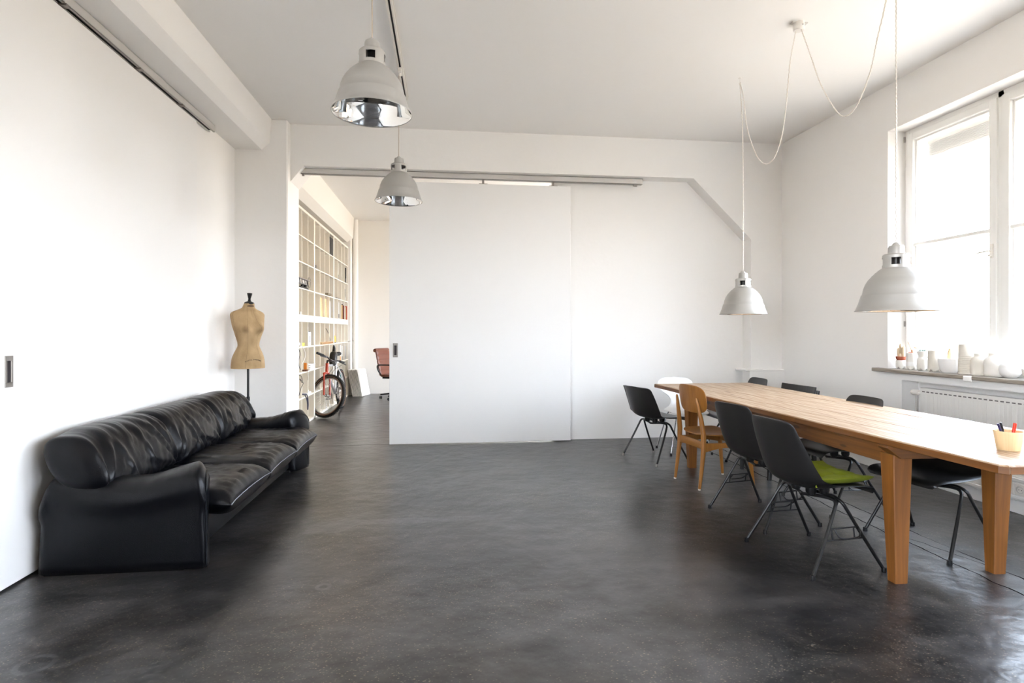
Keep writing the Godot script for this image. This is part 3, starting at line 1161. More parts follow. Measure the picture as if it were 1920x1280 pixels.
func chairs() -> void:
	# black moulded chairs on linking steel bases
	var g := "black moulded shell chairs with linking steel bases"
	var c := thing("shell_chair", "black shell chair holding the lime green cushion, nearest on the left side of the table", "chair", Vector3(2.114, 0, -3.057), 1.675, g)
	part("seat_shell", shell(SHELL_A, 0.009), mt.black_plastic, c)
	v_base(c, mt.black_steel, mt.black_steel, 0.278, 0.226, 0.372, true)
	dup(c, "shell_chair", "black shell chair between the oak chair and the one with the cushion", Vector3(2.218, 0, -3.738), 1.766, g)
	dup(c, "shell_chair", "black shell chair across the table, its backrest rising just before the radiator niche", Vector3(2.895, 0, -3.92), -1.56, g)
	dup(c, "shell_chair", "black shell chair furthest back across the table, near the corner ledge", Vector3(3.02, 0, -5.61), -1.60, g)
	# black chairs with low squared backs
	var g2 := "black low-backed moulded chairs on crossed steel legs"
	var p := thing("low_back_chair", "black low-backed chair with grey foot caps at the far left table corner", "chair", Vector3(2.13, 0, -5.55), 1.87, g2)
	part("seat_shell", shell(SHELL_B, 0.010, 2.6, 0.012), mt.black_plastic, p)
	v_base(p, mt.black_steel, mt.grey_rubber, 0.275, 0.197, 0.375, false)
	var q := dup(p, "low_back_chair", "black low-backed chair tucked right under the near end of the table", Vector3(2.965, 0, -3.15), -1.43, g2)
	for l in q.get_children():
		for f in l.get_children():
			if f is MeshInstance3D and f.name.begins_with("foot"):
				f.material_override = mt.black_steel
	# white waisted plywood chair at the far end
	var w := thing("waisted_chair", "white waisted shell chair on slim chrome legs at the far table end", "chair", Vector3(2.575, 0, -5.87), 0.0)
	part("seat_shell", shell(SHELL_C, 0.011), mt.white_shell, w)
	for sx in [-1.0, 1.0]:
		for sz in [-1.0, 1.0]:
			var m := M.new()
			m.tube(curve([Vector3(0.02 * sx, 0.415, 0.02 * sz), Vector3(0.10 * sx, 0.412, 0.10 * sz), Vector3(0.135 * sx, 0.385, 0.125 * sz), Vector3(0.225 * sx, 0.01, 0.20 * sz)], 0.02), 0.0072, 10)
			var leg := part("leg", m, mt.chrome, w)
			var f := M.new()
			f.T = at(Vector3(0.226 * sx, 0, 0.2005 * sz))
			f.lathe([Vector2(0, 0), Vector2(0.012, 0), Vector2(0.0115, 0.022), Vector2(0.008, 0.027), Vector2(0, 0.027)], 12)
			part("foot", f, mt.rubber, leg)
	var hub := M.new()
	hub.T = at(Vector3(0, 0.405, 0))
	hub.lathe([Vector2(0, 0), Vector2(0.045, 0), Vector2(0.05, 0.006), Vector2(0.05, 0.024), Vector2(0, 0.024)], 20)
	part("hub", hub, mt.rubber, w)
	oak_chair()
	black_frame_chair()

func oak_chair() -> void:
	var c := thing("oak_chair", "honey coloured oak chair with curved plywood back and seat", "chair", Vector3(2.295, 0, -4.638), 1.70)
	for s in [-1.0, 1.0]:
		# rear leg: thickest at the rail, leaning back above it
		var m := M.new()
		var pts := []
		var rr := []
		for q in [[0.012, 0.190, -0.247, 0.0115], [0.15, 0.188, -0.228, 0.0155], [0.33, 0.185, -0.207, 0.0205], [0.45, 0.182, -0.205, 0.0215], [0.58, 0.172, -0.222, 0.0185], [0.70, 0.155, -0.245, 0.013], [0.745, 0.150, -0.254, 0.009], [0.755, 0.149, -0.256, 0.003]]:
			pts.append(Vector3(q[1] * s, q[0], q[2]))
			rr.append(q[3])
		m.tube(pts, rr, 14)
		var l := part("leg", m, mt.oak, c)
		var f := M.new()
		f.T = at(Vector3(0.190 * s, 0, -0.249))
		f.lathe([Vector2(0, 0), Vector2(0.010, 0), Vector2(0.0115, 0.012), Vector2(0, 0.013)], 12)
		part("foot", f, mt.white_plastic, l)
		var m2 := M.new()
		m2.tube([Vector3(0.215 * s, 0.012, 0.247), Vector3(0.207 * s, 0.20, 0.225), Vector3(0.198 * s, 0.405, 0.205), Vector3(0.198 * s, 0.418, 0.204)], [0.0115, 0.017, 0.021, 0.015], 14)
		var l2 := part("leg", m2, mt.oak, c)
		var f2 := M.new()
		f2.T = at(Vector3(0.2155 * s, 0, 0.2485))
		f2.lathe([Vector2(0, 0), Vector2(0.010, 0), Vector2(0.0115, 0.012), Vector2(0, 0.013)], 12)
		part("foot", f2, mt.white_plastic, l2)
		# side rail, hollowed below
		var r := M.new()
		r.T = Transform3D(Basis(Vector3(0, 0, 1), Vector3(0, 1, 0), Vector3(-1, 0, 0)), Vector3(0.192 * s, 0, 0))
		var poly := [Vector2(-0.205, 0.385), Vector2(-0.205, 0.315)]
		for i in 9:
			var t := float(i) / 8.0
			poly.append(Vector2(lerpf(-0.19, 0.19, t), 0.312 + 0.026 * sin(PI * t)))
		poly.append_array([Vector2(0.205, 0.335), Vector2(0.205, 0.40), Vector2(0.10, 0.40), Vector2(0.03, 0.382), Vector2(-0.05, 0.378)])
		r.prism(poly, -0.011, 0.011, 0.003)
		part("side_rail", r, mt.oak, c)
	for z in [-0.207, 0.207]:
		var b := M.new()
		var rows := []
		for i in 9:
			var x := lerpf(-0.19, 0.19, i / 8.0)
			var dz: float = -0.012 * cos(x / 0.19 * PI * 0.5) * signf(-z) * -1.0
			rows.append(PackedVector3Array([Vector3(x, 0.33, z + dz - 0.010), Vector3(x, 0.39, z + dz - 0.010), Vector3(x, 0.39, z + dz + 0.010), Vector3(x, 0.33, z + dz + 0.010)]))
		b.grid(rows, true)
		part("cross_rail", b, mt.oak, c)
	# plywood seat: rounded outline, dished
	part("seat", ply(0.225, 0.215, 0.012, 3.2, func(u, v): return Vector3(u, 0.448 + 0.012 * v * v / 0.046 - 0.022 * (1.0 - u * u / 0.05) - 0.016 * smoothstep(0.13, 0.215, v), v + 0.005)), mt.oak, c)
	# plywood back: curved round the sitter
	part("backrest", ply(0.205, 0.118, 0.011, 3.6, func(u, v): return Vector3(u, 0.735 + v, -0.212 - 0.16 * (v + 0.118) * 0.9 + 0.9 * u * u)), mt.oak, c)

# a plywood sheet of half sizes a, b and superellipse outline, bent by f(u, v)
func ply(a: float, b: float, th: float, e: float, f: Callable) -> M:
	var NR := 12
	var NA := 56
	var top := []
	var low := []
	for i in NR + 1:
		var r := sin(float(i) / NR * PI * 0.5)
		var rt := PackedVector3Array()
		var rl := PackedVector3Array()
		for j in NA:
			var an := TAU * j / NA
			var c := cos(an)
			var s := sin(an)
			var k := pow(pow(absf(c), e) + pow(absf(s), e), -1.0 / e) * r
			var u := a * c * k
			var v := b * s * k
			var p: Vector3 = f.call(u, v)
			var pu: Vector3 = f.call(u + 0.002, v) - p
			var pv: Vector3 = f.call(u, v + 0.002) - p
			var n := pu.cross(pv).normalized()
			var h := th * 0.5 * (sqrt(maxf(0.0, 1.0 - pow(r, 30.0))) if i < NR else 0.0)
			rt.append(p + n * h)
			rl.append(p - n * h)
		top.append(rt)
		low.append(rl)
	low.reverse()
	low.pop_front()
	top.append_array(low)
	var m := M.new()
	m.grid(top, true)
	for i in m.v.size():
		m.uv[i] = Vector2(m.v[i].x * 0.9 + 0.3, (m.v[i].y if b < 0.15 else m.v[i].z) * 0.7)
	return m

func black_frame_chair() -> void:
	var c := thing("frame_chair", "black wooden chair with a straight flat backrest across the table", "chair", Vector3(3.03, 0, -4.86), -1.50)
	for s in [-1.0, 1.0]:
		var m := M.new()
		m.bar(Vector3(0.20 * s, 0, -0.235), Vector3(0.20 * s, 0.45, -0.205), Vector2(0.028, 0.032), Vector2(0.03, 0.04), 0.004)
		m.bar(Vector3(0.20 * s, 0.45, -0.205), Vector3(0.203 * s, 0.775, -0.262), Vector2(0.03, 0.04), Vector2(0.024, 0.022), 0.004)
		part("leg", m, mt.black_wood, c)
		var m2 := M.new()
		m2.bar(Vector3(0.205 * s, 0, 0.225), Vector3(0.20 * s, 0.43, 0.20), Vector2(0.028, 0.032), Vector2(0.038, 0.04), 0.004)
		part("leg", m2, mt.black_wood, c)
		var r := M.new()
		r.box(Vector3(0.19 * s - 0.01, 0.375, -0.20), Vector3(0.19 * s + 0.01, 0.43, 0.20), 0.003)
		part("side_rail", r, mt.black_wood, c)
	for z in [-0.2, 0.2]:
		var r := M.new()
		r.box(Vector3(-0.19, 0.38, z - 0.01), Vector3(0.19, 0.43, z + 0.01), 0.003)
		part("cross_rail", r, mt.black_wood, c)
	part("seat", ply(0.215, 0.215, 0.016, 5.0, func(u, v): return Vector3(u, 0.442 - 0.006 * (1.0 - u * u / 0.05), v + 0.008)), mt.black_wood, c)
	var b := M.new()
	b.T = at(Vector3(0, 0.745, -0.248), 0.0, -0.17)
	var pl := []
	for i in 13:
		var x := lerpf(-0.225, 0.225, i / 12.0)
		pl.append(Vector2(x, 0.03 * (x / 0.225) * (x / 0.225)))
	for i in 13:
		var x := lerpf(0.225, -0.225, i / 12.0)
		pl.append(Vector2(x, 0.03 * (x / 0.225) * (x / 0.225) + 0.014))
	b.T = b.T * Transform3D(Basis(Vector3(1, 0, 0), Vector3(0, 0, 1), Vector3(0, -1, 0)), Vector3.ZERO)
	b.prism(pl, -0.06, 0.06, 0.003)
	part("backrest", b, mt.black_wood, c)

func cushion_on_chair() -> void:
	var m := M.new()
	var N := 28
	var dim := noise(3, 3.0, 2)
	var surf := func(s: float) -> Array:
		var rows := []
		for i in N + 1:
			var row := PackedVector3Array()
			for j in N + 1:
				var u := 2.0 * i / N - 1.0
				var v := 2.0 * j / N - 1.0
				var k := pow(maxf(0.0, (1.0 - pow(absf(u), 3.0)) * (1.0 - pow(absf(v), 3.0))), 0.42)
				var y := 0.026 * k * s
				if s > 0.0:
					# four stitched dimples and soft gathers
					for a in [-0.36, 0.36]:
						for b in [-0.36, 0.36]:
							y -= 0.020 * exp(-(pow(u - a, 2) + pow(v - b, 2)) / 0.014) + 0.006 * exp(-(pow(u - a, 2)) / 0.006) * k + 0.006 * exp(-(pow(v - b, 2)) / 0.006) * k
					y += 0.004 * sin(v * 22.0 + u * 4.0) * k * smoothstep(0.45, 0.9, absf(u))
					y += 0.003 * dim.get_noise_2d(u, v) * k
				row.append(Vector3(0.205 * u * (1.0 - 0.05 * v * v), y + 0.03 * u * u * u * u, 0.205 * v * (1.0 - 0.05 * u * u)))
			rows.append(row)
		return rows
	m.grid(surf.call(1.0), false, 0.0, 1.0, 1.0, Vector3.UP)
	m.grid(surf.call(-1.0), false, 0.0, 1.0, 1.0, Vector3.DOWN)
	var o := solo("seat_cushion", m, mt.lime, "lime green stitched seat cushion on the nearest black shell chair", "cushion")
	o.position = Vector3(2.175, 0.468, -3.062)
	o.rotation = Vector3(0.0, 1.675, 0.0)
	var tie := M.new()
	tie.tube(curve([Vector3(-0.19, 0.0, -0.19), Vector3(-0.205, -0.005, -0.205), Vector3(-0.20, -0.006, -0.195)], 0.01), 0.003, 6)
	part("tie", tie, mt.lime, o)

# ---------------------------------------------------------------- the long table
func table() -> void:
	var t := thing("dining_table", "long rustic pine table with tapered legs and worn top", "table", Vector3(2.70, 0, -3.85))
	var o := Vector3(-2.70, 0, 3.85)
	# top of five boards, outline narrowing a little towards the near end
	var zf := -5.655
	var zn := -2.045
	var xl := func(z: float) -> float: return lerpf(2.165, 2.262, (z - zf) / (zn - zf))
	var xr := func(z: float) -> float: return lerpf(3.205, 3.185, (z - zf) / (zn - zf))
	var cut := [0.0, 0.21, 0.40, 0.61, 0.80, 1.0]
	var dz := [0.0, 0.004, -0.002, 0.003, 0.0]
	for i in 5:
		var m := M.new()
		m.T = Transform3D(Basis(Vector3(1, 0, 0), Vector3(0, 0, -1), Vector3(0, 1, 0)), o)
		var a: float = cut[i]
		var b: float = cut[i + 1]
		var p := func(k: float, z: float, e: float) -> Vector2: return Vector2(lerpf(xl.call(z), xr.call(z), k) + e, -z)
		var poly := [p.call(a, zf + dz[i], 0.0008), p.call(b, zf + dz[i], -0.0008), p.call(b, zn + dz[i], -0.0008), p.call(a, zn + dz[i], 0.0008)]
		if i == 0:
			poly = [p.call(a, zf, 0.0), p.call(b, zf, -0.0008), p.call(b, zn, -0.0008), p.call(a, zn, 0.022), p.call(a, zn - 0.022, 0.0)]
		if i == 4:
			poly = [p.call(a, zf, 0.0008), p.call(b, zf, 0.0), p.call(b, zn - 0.03, 0.0), p.call(b, zn, -0.03), p.call(a, zn, 0.0008)]
		m.prism(poly, 0.722, 0.760 - 0.0006 * (i % 2), 0.005 if (i == 0 or i == 4) else 0.0015)
		for k in m.v.size():
			var w := m.v[k]
			m.uv[k] = Vector2(w.x * 1.0 + 0.31 * i + w.y, w.z * 0.62 + 0.17 * i)
		var pl := part("plank", m, mt.table_top, t)
		# the rim of the outer boards and all board ends show darker wood
		if true:
			var e := M.new()
			e.T = m.T
			if i == 0:
				e.prism([p.call(a, zn - 0.023, -0.003), p.call(a, zn + 0.0025, 0.0215), p.call(a, zn - 0.003, 0.026), p.call(a, zn - 0.026, 0.003)], 0.7225, 0.7545, 0.002)
				e.prism([p.call(a, zf - 0.001, -0.0025), p.call(a, zf + 0.001, 0.004), p.call(a, zn - 0.022, 0.004), p.call(a, zn - 0.022, -0.0025)], 0.7225, 0.7545, 0.002)
			if i == 4:
				e.prism([p.call(b, zf, 0.0025), p.call(b, zf, -0.004), p.call(b, zn - 0.03, -0.004), p.call(b, zn - 0.03, 0.0025)], 0.7225, 0.7545, 0.002)
			e.prism([p.call(a + (0.03 if i == 0 else 0.0), zn + dz[i] + 0.0025, 0), p.call(b - (0.035 if i == 4 else 0.0), zn + dz[i] + 0.0025, 0), p.call(b - (0.035 if i == 4 else 0.0), zn + dz[i] - 0.004, 0), p.call(a + (0.03 if i == 0 else 0.0), zn + dz[i] - 0.004, 0)], 0.7225, 0.7545, 0.002)
			for k in e.v.size():
				e.uv[k] = Vector2(e.v[k].y + 0.2 * i, e.v[k].z * 0.6 + e.v[k].x * 0.6)
			part("edge", e, mt.table_side, pl)
	# aprons
	for x in [2.315, 3.035]:
		var m := M.new()
		m.box(Vector3(x - 0.014, 0.615, -5.10) + o, Vector3(x + 0.014, 0.722, -2.70) + o, 0.002)
		part("apron", m, mt.table_side, t)
	for z in [-5.12, -2.73]:
		var m := M.new()
		m.box(Vector3(2.36, 0.63, z - 0.014) + o, Vector3(2.99, 0.722, z + 0.014) + o, 0.002)
		part("apron", m, mt.table_side, t)
	# battens under the top, ends cut at a slant
	for z in [-5.165, -2.662]:
		var m := M.new()
		m.T = at(o)
		m.prism([Vector2(2.235, 0.722), Vector2(2.235, 0.712), Vector2(2.315, 0.655), Vector2(3.04, 0.655), Vector2(3.12, 0.712), Vector2(3.12, 0.722)], z - 0.035, z + 0.035, 0.003)
		for k in m.v.size():
			m.uv[k] = Vector2(m.v[k].y + m.v[k].z, m.v[k].x)
		part("batten", m, mt.table_side, t)
	# tapered legs
	for x in [2.345, 2.972]:
		for z0 in [-5.165, -2.69]:
			var z: float = z0 - (0.045 if (x > 2.6 and z0 > -4.0) else 0.0)
			var m := M.new()
			var sx := -1.0 if x < 2.6 else 1.0
			m.bar(Vector3(x - sx * 0.003, 0.0, z) + o, Vector3(x + sx * 0.006, 0.672, z) + o, Vector2(0.070, 0.058), Vector2(0.108, 0.096), 0.004)
			part("leg", m, mt.table_leg, t)
	# pen pot
	var cup := thing("pen_cup", "tapered pale wooden cup of pens on the near end of the table", "cup", Vector3(2.587, 0.76, -2.319))
	var cm := M.new()
	cm.lathe([Vector2(0, 0), Vector2(0.041, 0), Vector2(0.0435, 0.003), Vector2(0.056, 0.085), Vector2(0.055, 0.088), Vector2(0.052, 0.088), Vector2(0.051, 0.085), Vector2(0.039, 0.008), Vector2(0, 0.008)], 48)
	part("cup_body", cm, mt.cup, cup)
	var pens := [[Vector3(-0.02, 0.009, 0.012), Vector3(-0.052, 0.122, -0.004), Color(0.16, 0.13, 0.30), "dark blue pen leaning left in the wooden cup"],
		[Vector3(0.01, 0.009, -0.012), Vector3(-0.019, 0.124, -0.022), Color(0.10, 0.10, 0.12), "black pen in the middle of the wooden cup"],
		[Vector3(0.012, 0.009, 0.0), Vector3(0.038, 0.122, -0.004), Color(0.90, 0.20, 0.06), "orange red marker pen on the right in the wooden cup"]]
	for q in pens:
		var pn := thing("pen", q[3], "pen", Vector3(2.587, 0.76, -2.319), 0.0, "pens in the wooden cup")
		var d: Vector3 = (q[1] - q[0]).normalized()
		var r := 0.0065 if q[2].r > 0.5 else 0.0045
		var b := M.new()
		b.tube([q[0], q[0] + d * 0.07], r * 0.9, 10)
		part("barrel", b, flat_mat(q[2], 0.35), pn)
		var cp := M.new()
		cp.tube([q[0] + d * 0.07, q[0] + d * 0.072, q[1] - d * 0.002, q[1]], [r * 0.9, r, r, r * 0.7], 10)
		cp.tube([q[1] - d * 0.003 + Vector3(0, 0, r + 0.001), q[1] - d * 0.035 + Vector3(0, 0, r + 0.001)], 0.0013, 6)
		part("cap", cp, flat_mat(q[2], 0.35), pn)

# ---------------------------------------------------------------- the black leather sofa
# world frame: back against the left wall, near arm at z = -3.26, far arm at z = -5.62
func sofa() -> void:
	var s := thing("leather_sofa", "long black leather three-seat sofa with creased cushions against the left wall", "sofa", Vector3(-1.72, 0, -4.44))
	var o := Vector3(1.72, 0, 4.44)
	var cr := noise(91, 1.0, 3)
	# base between the arms
	var b := M.new()
	b.box(Vector3(-2.10, 0.03, -5.42) + o, Vector3(-1.43, 0.27, -3.46) + o, 0.02)
	part("base", b, mt.leather, s)
	var bk := M.new()
	bk.box(Vector3(-2.15, 0.03, -5.44) + o, Vector3(-1.98, 0.52, -3.44) + o, 0.03)
	part("back_frame", bk, mt.leather, s)
	for e in [[-3.26, 1.0], [-5.62, -1.0]]:
		arm(s, e[0], e[1], o, cr)
	# seat cushions: pillows with a seam round them, pointed front corners
	var edge := [-3.36, -4.09, -4.79, -5.52]
	for k in 3:
		seat(s, edge[k], edge[k + 1], o, cr, k)
	for k in 3:
		back(s, k, o, cr)

func arm(s: Node3D, z_out: float, dir: float, o: Vector3, cr: FastNoiseLite) -> void:
	# lofted along the depth of the sofa: a slab with a soft roll over its top
	var rows := []
	var NX := 46
	var NP := 44
	for i in NX + 1:
		var t := float(i) / NX
		var x := lerpf(-2.15, -1.30, t)
		# front and back faces are rounded over
		var f := 1.0
		var endf := smoothstep(0.0, 0.05, t) * (1.0 - smoothstep(0.965, 1.0, t))
		var inset := 0.035 * (1.0 - sqrt(maxf(0.0, endf)))
		var top := 0.545 - 0.045 * sin(PI * clampf((t - 0.08) / 0.84, 0.0, 1.0)) + 0.022 * smoothstep(0.55, 0.93, t)
		top -= 0.05 * smoothstep(0.94, 1.0, t) + 0.10 * (1.0 - smoothstep(0.0, 0.09, t))
		var row := PackedVector3Array()
		for j in NP:
			# outline in (z, y): down the outer face, under, up the inner face, over the roll
			var u := float(j) / NP * 4.0
			var p := Vector2.ZERO
			var w := 0.235
			var ob := 0.0
			if u < 1.0:                                   # outer face, top to bottom
				var y := lerpf(top - 0.10, 0.02, u)
				ob = 0.019 * smoothstep(top - 0.19, top - 0.125, y)
				p = Vector2(ob, y)
			elif u < 1.6:
				p = Vector2(lerpf(0.0, -w, (u - 1.0) / 0.6), 0.012)
			elif u < 2.5:
				var y := lerpf(0.02, top - 0.09, (u - 1.6) / 0.9)
				p = Vector2(-w - 0.012 * smoothstep(top - 0.22, top - 0.12, y), y)
			else:
				var a := (u - 2.5) / 1.5 * PI
				p = Vector2(-w * 0.5 - cos(a) * (w * 0.5 + 0.014), top - 0.095 + 0.095 * pow(sin(a), 0.8))
			# gathers that run over the roll near the front
			var q := Vector3(x, p.y, p.x)
			var roll := smoothstep(top - 0.16, top - 0.03, p.y)
			var wr := 0.0055 * cr.get_noise_2d(x * 26.0 + p.x * 8.0, p.y * 5.0 + dir * 40.0) * (0.35 + 0.65 * smoothstep(0.5, 0.95, t))
			if dir < 0.0:
				wr *= 2.2
			q.y += wr * roll
			q.z += -0.006 * roll * cr.get_noise_2d(x * 20.0, 3.0) * signf(p.x + w * 0.5)
			q.x -= 0.0
			var c := Vector2(-w * 0.5, 0.28)
			var dd := Vector2(q.z, q.y) - c
			var k := 1.0 - inset / maxf(0.08, dd.length())
			q.z = c.x + dd.x * k
			q.y = c.y + dd.y * k if q.y > 0.1 else q.y
			var dep := clampf(-q.z / 0.235, 0.0, 1.0)
			q.x -= 0.085 * pow(dep, 1.6) * smoothstep(0.45, 1.0, t)
			row.append(Vector3(q.x, q.y, z_out + q.z * dir) + o)
		rows.append(row)
	for e in [0, NX]:
		var fl := PackedVector3Array()
		var mid := Vector3.ZERO
		var at_row := 0 if e == 0 else rows.size() - 1
		for p in rows[at_row]:
			mid += p
		mid /= float(NP)
		for k in [0.9, 0.0]:
			var ring := PackedVector3Array()
			for p in rows[0 if e == 0 else rows.size() - 1]:
				ring.append(mid + (p - mid) * k + Vector3(0.004 if e > 0 else -0.004, 0, 0) * (1.0 if k == 0.0 else 0.0))
			if e == 0:
				rows.push_front(ring)
			else:
				rows.push_back(ring)
	var m := M.new()
	m.grid(rows, true)
	var a := part("armrest", m, mt.leather, s)
	# stitched welt down the outer front corner, and the black plinth
	var w := M.new()
	w.tube(curve([Vector3(-1.303, 0.03, z_out - dir * 0.008) + o, Vector3(-1.303, 0.40, z_out - dir * 0.008) + o, Vector3(-1.303, 0.455, z_out - dir * 0.012) + o, Vector3(-1.318, 0.505, z_out - dir * 0.05) + o, Vector3(-1.335, 0.522, z_out - dir * 0.10) + o]), 0.0035, 6)
	part("welt", w, mt.leather, a)
	var pl := M.new()
	pl.box(Vector3(-2.13, 0.0, minf(z_out - 0.012 * dir, z_out - 0.225 * dir)) + o, Vector3(-1.42, 0.03, maxf(z_out - 0.012 * dir, z_out - 0.225 * dir)) + o, 0.006)
	part("plinth", pl, mt.rubber, s)

func seat(s: Node3D, za: float, zb: float, o: Vector3, cr: FastNoiseLite, k: int) -> void:
	var N := 40
	var m := M.new()
	var x0 := -2.00
	var x1 := -1.205
	var pos := func(u: float, v: float, side: float) -> Vector3:
		var au := absf(u)
		var av := absf(v)
		var th := pow(maxf(0.0, (1.0 - pow(au, 11.0)) * (1.0 - pow(av, 4.5))), 0.5)
		# pillow corners stay out while the middle of each edge draws in
		var x := (x0 + x1) * 0.5 + (x1 - x0) * 0.5 * u * (1.0 - 0.035 * (1.0 - av * av) * (1.0 if u > 0.0 else 0.0))
		var z := (za + zb) * 0.5 + (zb - za) * 0.5 * v * (1.012 - 0.02 * (1.0 - u * u))
		var mid := 0.335 + 0.02 * smoothstep(0.3, 1.0, -u) - 0.012 * smoothstep(0.6, 1.0, u)
		var y := mid + (0.092 * th if side > 0.0 else -0.098 * th)
		if side > 0.0:
			var wv := cr.get_noise_2d(u * 2.2 + k * 9.0, v * 9.0) * 0.012 + cr.get_noise_2d(u * 7.0 + v * 3.0 + k * 5.0, v * 6.0 - u * 4.0) * 0.006
			wv += 0.010 * cr.get_noise_2d(v * 16.0 + k * 3.0, u * 1.5) * smoothstep(0.55, 0.95, u)
			y += wv * th
		else:
			y += 0.008 * cr.get_noise_2d(v * 12.0 + k * 4.0, u * 2.0) * th * smoothstep(0.4, 0.95, u)
		return Vector3(x, y, z) + o
	for side in [1.0, -1.0]:
		var rows := []
		for i in N + 1:
			var row := PackedVector3Array()
			for j in N + 1:
				row.append(pos.call(sin((2.0 * i / N - 1.0) * PI * 0.5), sin((2.0 * j / N - 1.0) * PI * 0.5), side))
			rows.append(row)
		m.grid(rows, false, 0.0, 1.0, 1.0, Vector3(0, side, 0))
	var c := part("seat_cushion", m, mt.leather, s)
	var st := M.new()
	var pts := []
	for i in 33:
		var v := lerpf(-0.985, 0.985, i / 32.0)
		var p: Vector3 = pos.call(0.999, v, 1.0)
		pts.append(p + Vector3(0.003, 0, 0))
	st.tube(pts, 0.0028, 6)
	part("seam", st, mt.thread, c, "pale stitched seam along the cushion front")

func back(s: Node3D, k: int, o: Vector3, cr: FastNoiseLite) -> void:
	# one third of the back: a fat roll leaning on the wall, drawn in at the creases
	var edge := [-3.235, -4.07, -4.83, -5.66]
	var za: float = edge[k]
	var zb: float = edge[k + 1]
	var rows := []
	var NZ := 96
	var NP := 56
	# long pulls that climb from the lower crease over the face
	var r := RandomNumberGenerator.new()
	r.seed = 31 + k
	# folds fan out from the two lower corners of the section: [corner z, slope, depth, reach]
	var folds := []
	for q in [0.08, 0.32, 0.62, 1.0, 1.5, 2.3]:
		folds.append([zb + 0.03, q + r.randf_range(-0.06, 0.06), r.randf_range(0.012, 0.021), r.randf_range(0.20, 0.34)])
	for q in [-0.12, -0.45, -0.95, -1.7]:
		folds.append([za - 0.03, q + r.randf_range(-0.06, 0.06), r.randf_range(0.008, 0.015), r.randf_range(0.14, 0.26)])
	for i2 in 2:
		folds.append([lerpf(za, zb, 0.35 + 0.25 * i2 + r.randf_range(-0.06, 0.06)), r.randf_range(0.1, 0.5), 0.010, 0.22])
	for i in NZ + 1:
		var t := float(i) / NZ
		var v := 2.0 * t - 1.0
		var z := lerpf(za, zb, t)
		var end_out := (k == 0 and v < 0.0) or (k == 2 and v > 0.0)
		var row := PackedVector3Array()
		var av := absf(v)
		var crease := pow(av, 12.0)
		for j in NP:
			var a := TAU * j / NP
			var ca := cos(a)
			var sa := sin(a)
			var px := pow(absf(ca), 0.75) * signf(ca)
			var py := pow(absf(sa), 0.75) * signf(sa)
			var x := -1.965 + 0.155 * px - 0.075 * py
			var y := 0.582 + 0.185 * py
			var c := Vector2(-2.0, 0.54)
			var front := clampf(ca * 0.8 + 0.35 * maxf(sa, 0.0) + 0.35, 0.0, 1.0)
			var shrink := 1.0 - 0.21 * crease * (0.25 + 0.75 * front)
			if end_out:
				var cl := smoothstep(0.25, 1.0, av)
				shrink = 1.0 - 0.13 * cl - 0.34 * (1.0 - sqrt(maxf(0.0, 1.0 - pow(smoothstep(0.86, 1.0, av), 2.0))))
				c = Vector2(-1.97, 0.56)
			x = c.x + (x - c.x) * shrink
			y = c.y + (y - c.y) * shrink
			if end_out:
				y += 0.035 * smoothstep(0.55, 1.0, av) * maxf(0.0, -py)
			var dx := 0.0
			for f in folds:
				var up := maxf(0.0, y - 0.40)
				var run: float = up * sqrt(1.0 + f[1] * f[1])
				var d: float = (z - f[0] - f[1] * up) / (sqrt(1.0 + f[1] * f[1]) * (0.011 + 0.055 * run))
				var q: float = exp(-d * d) - 0.6 * exp(-pow(d - 1.6, 2.0)) - 0.6 * exp(-pow(d + 1.6, 2.0))
				dx += f[2] * q * exp(-pow((run - 0.11) / f[3], 2.0)) * smoothstep(0.0, 0.05, run)
			var fold := cr.get_noise_2d(z * 13.0 + y * 7.0, y * 2.6 + k * 7.0)
			var fold2 := cr.get_noise_2d(z * 30.0 + y * 12.0, y * 5.0 + 20.0)
			dx += 0.007 * fold + 0.002 * fold2
			x += dx * front
			y += 0.6 * dx * front * maxf(0.0, sa)
			x = maxf(x, -2.172)
			row.append(Vector3(x, y, z) + o)
		rows.append(row)
	for e in [0, 1]:
		var rr: PackedVector3Array = rows[0] if e == 0 else rows[rows.size() - 1]
		var mid := Vector3.ZERO
		for p in rr:
			mid += p
		mid /= float(NP)
		for q in [0.7, 0.0]:
			var ring := PackedVector3Array()
			for p in rr:
				ring.append(mid + (p - mid) * q + Vector3(0, 0, 0.006 * (1.0 - q) * (1.0 if e == 0 else -1.0)))
			if e == 0:
				rows.push_front(ring)
			else:
				rows.push_back(ring)
	var m := M.new()
	m.grid(rows, true)
	part("back_cushion", m, mt.leather, s)

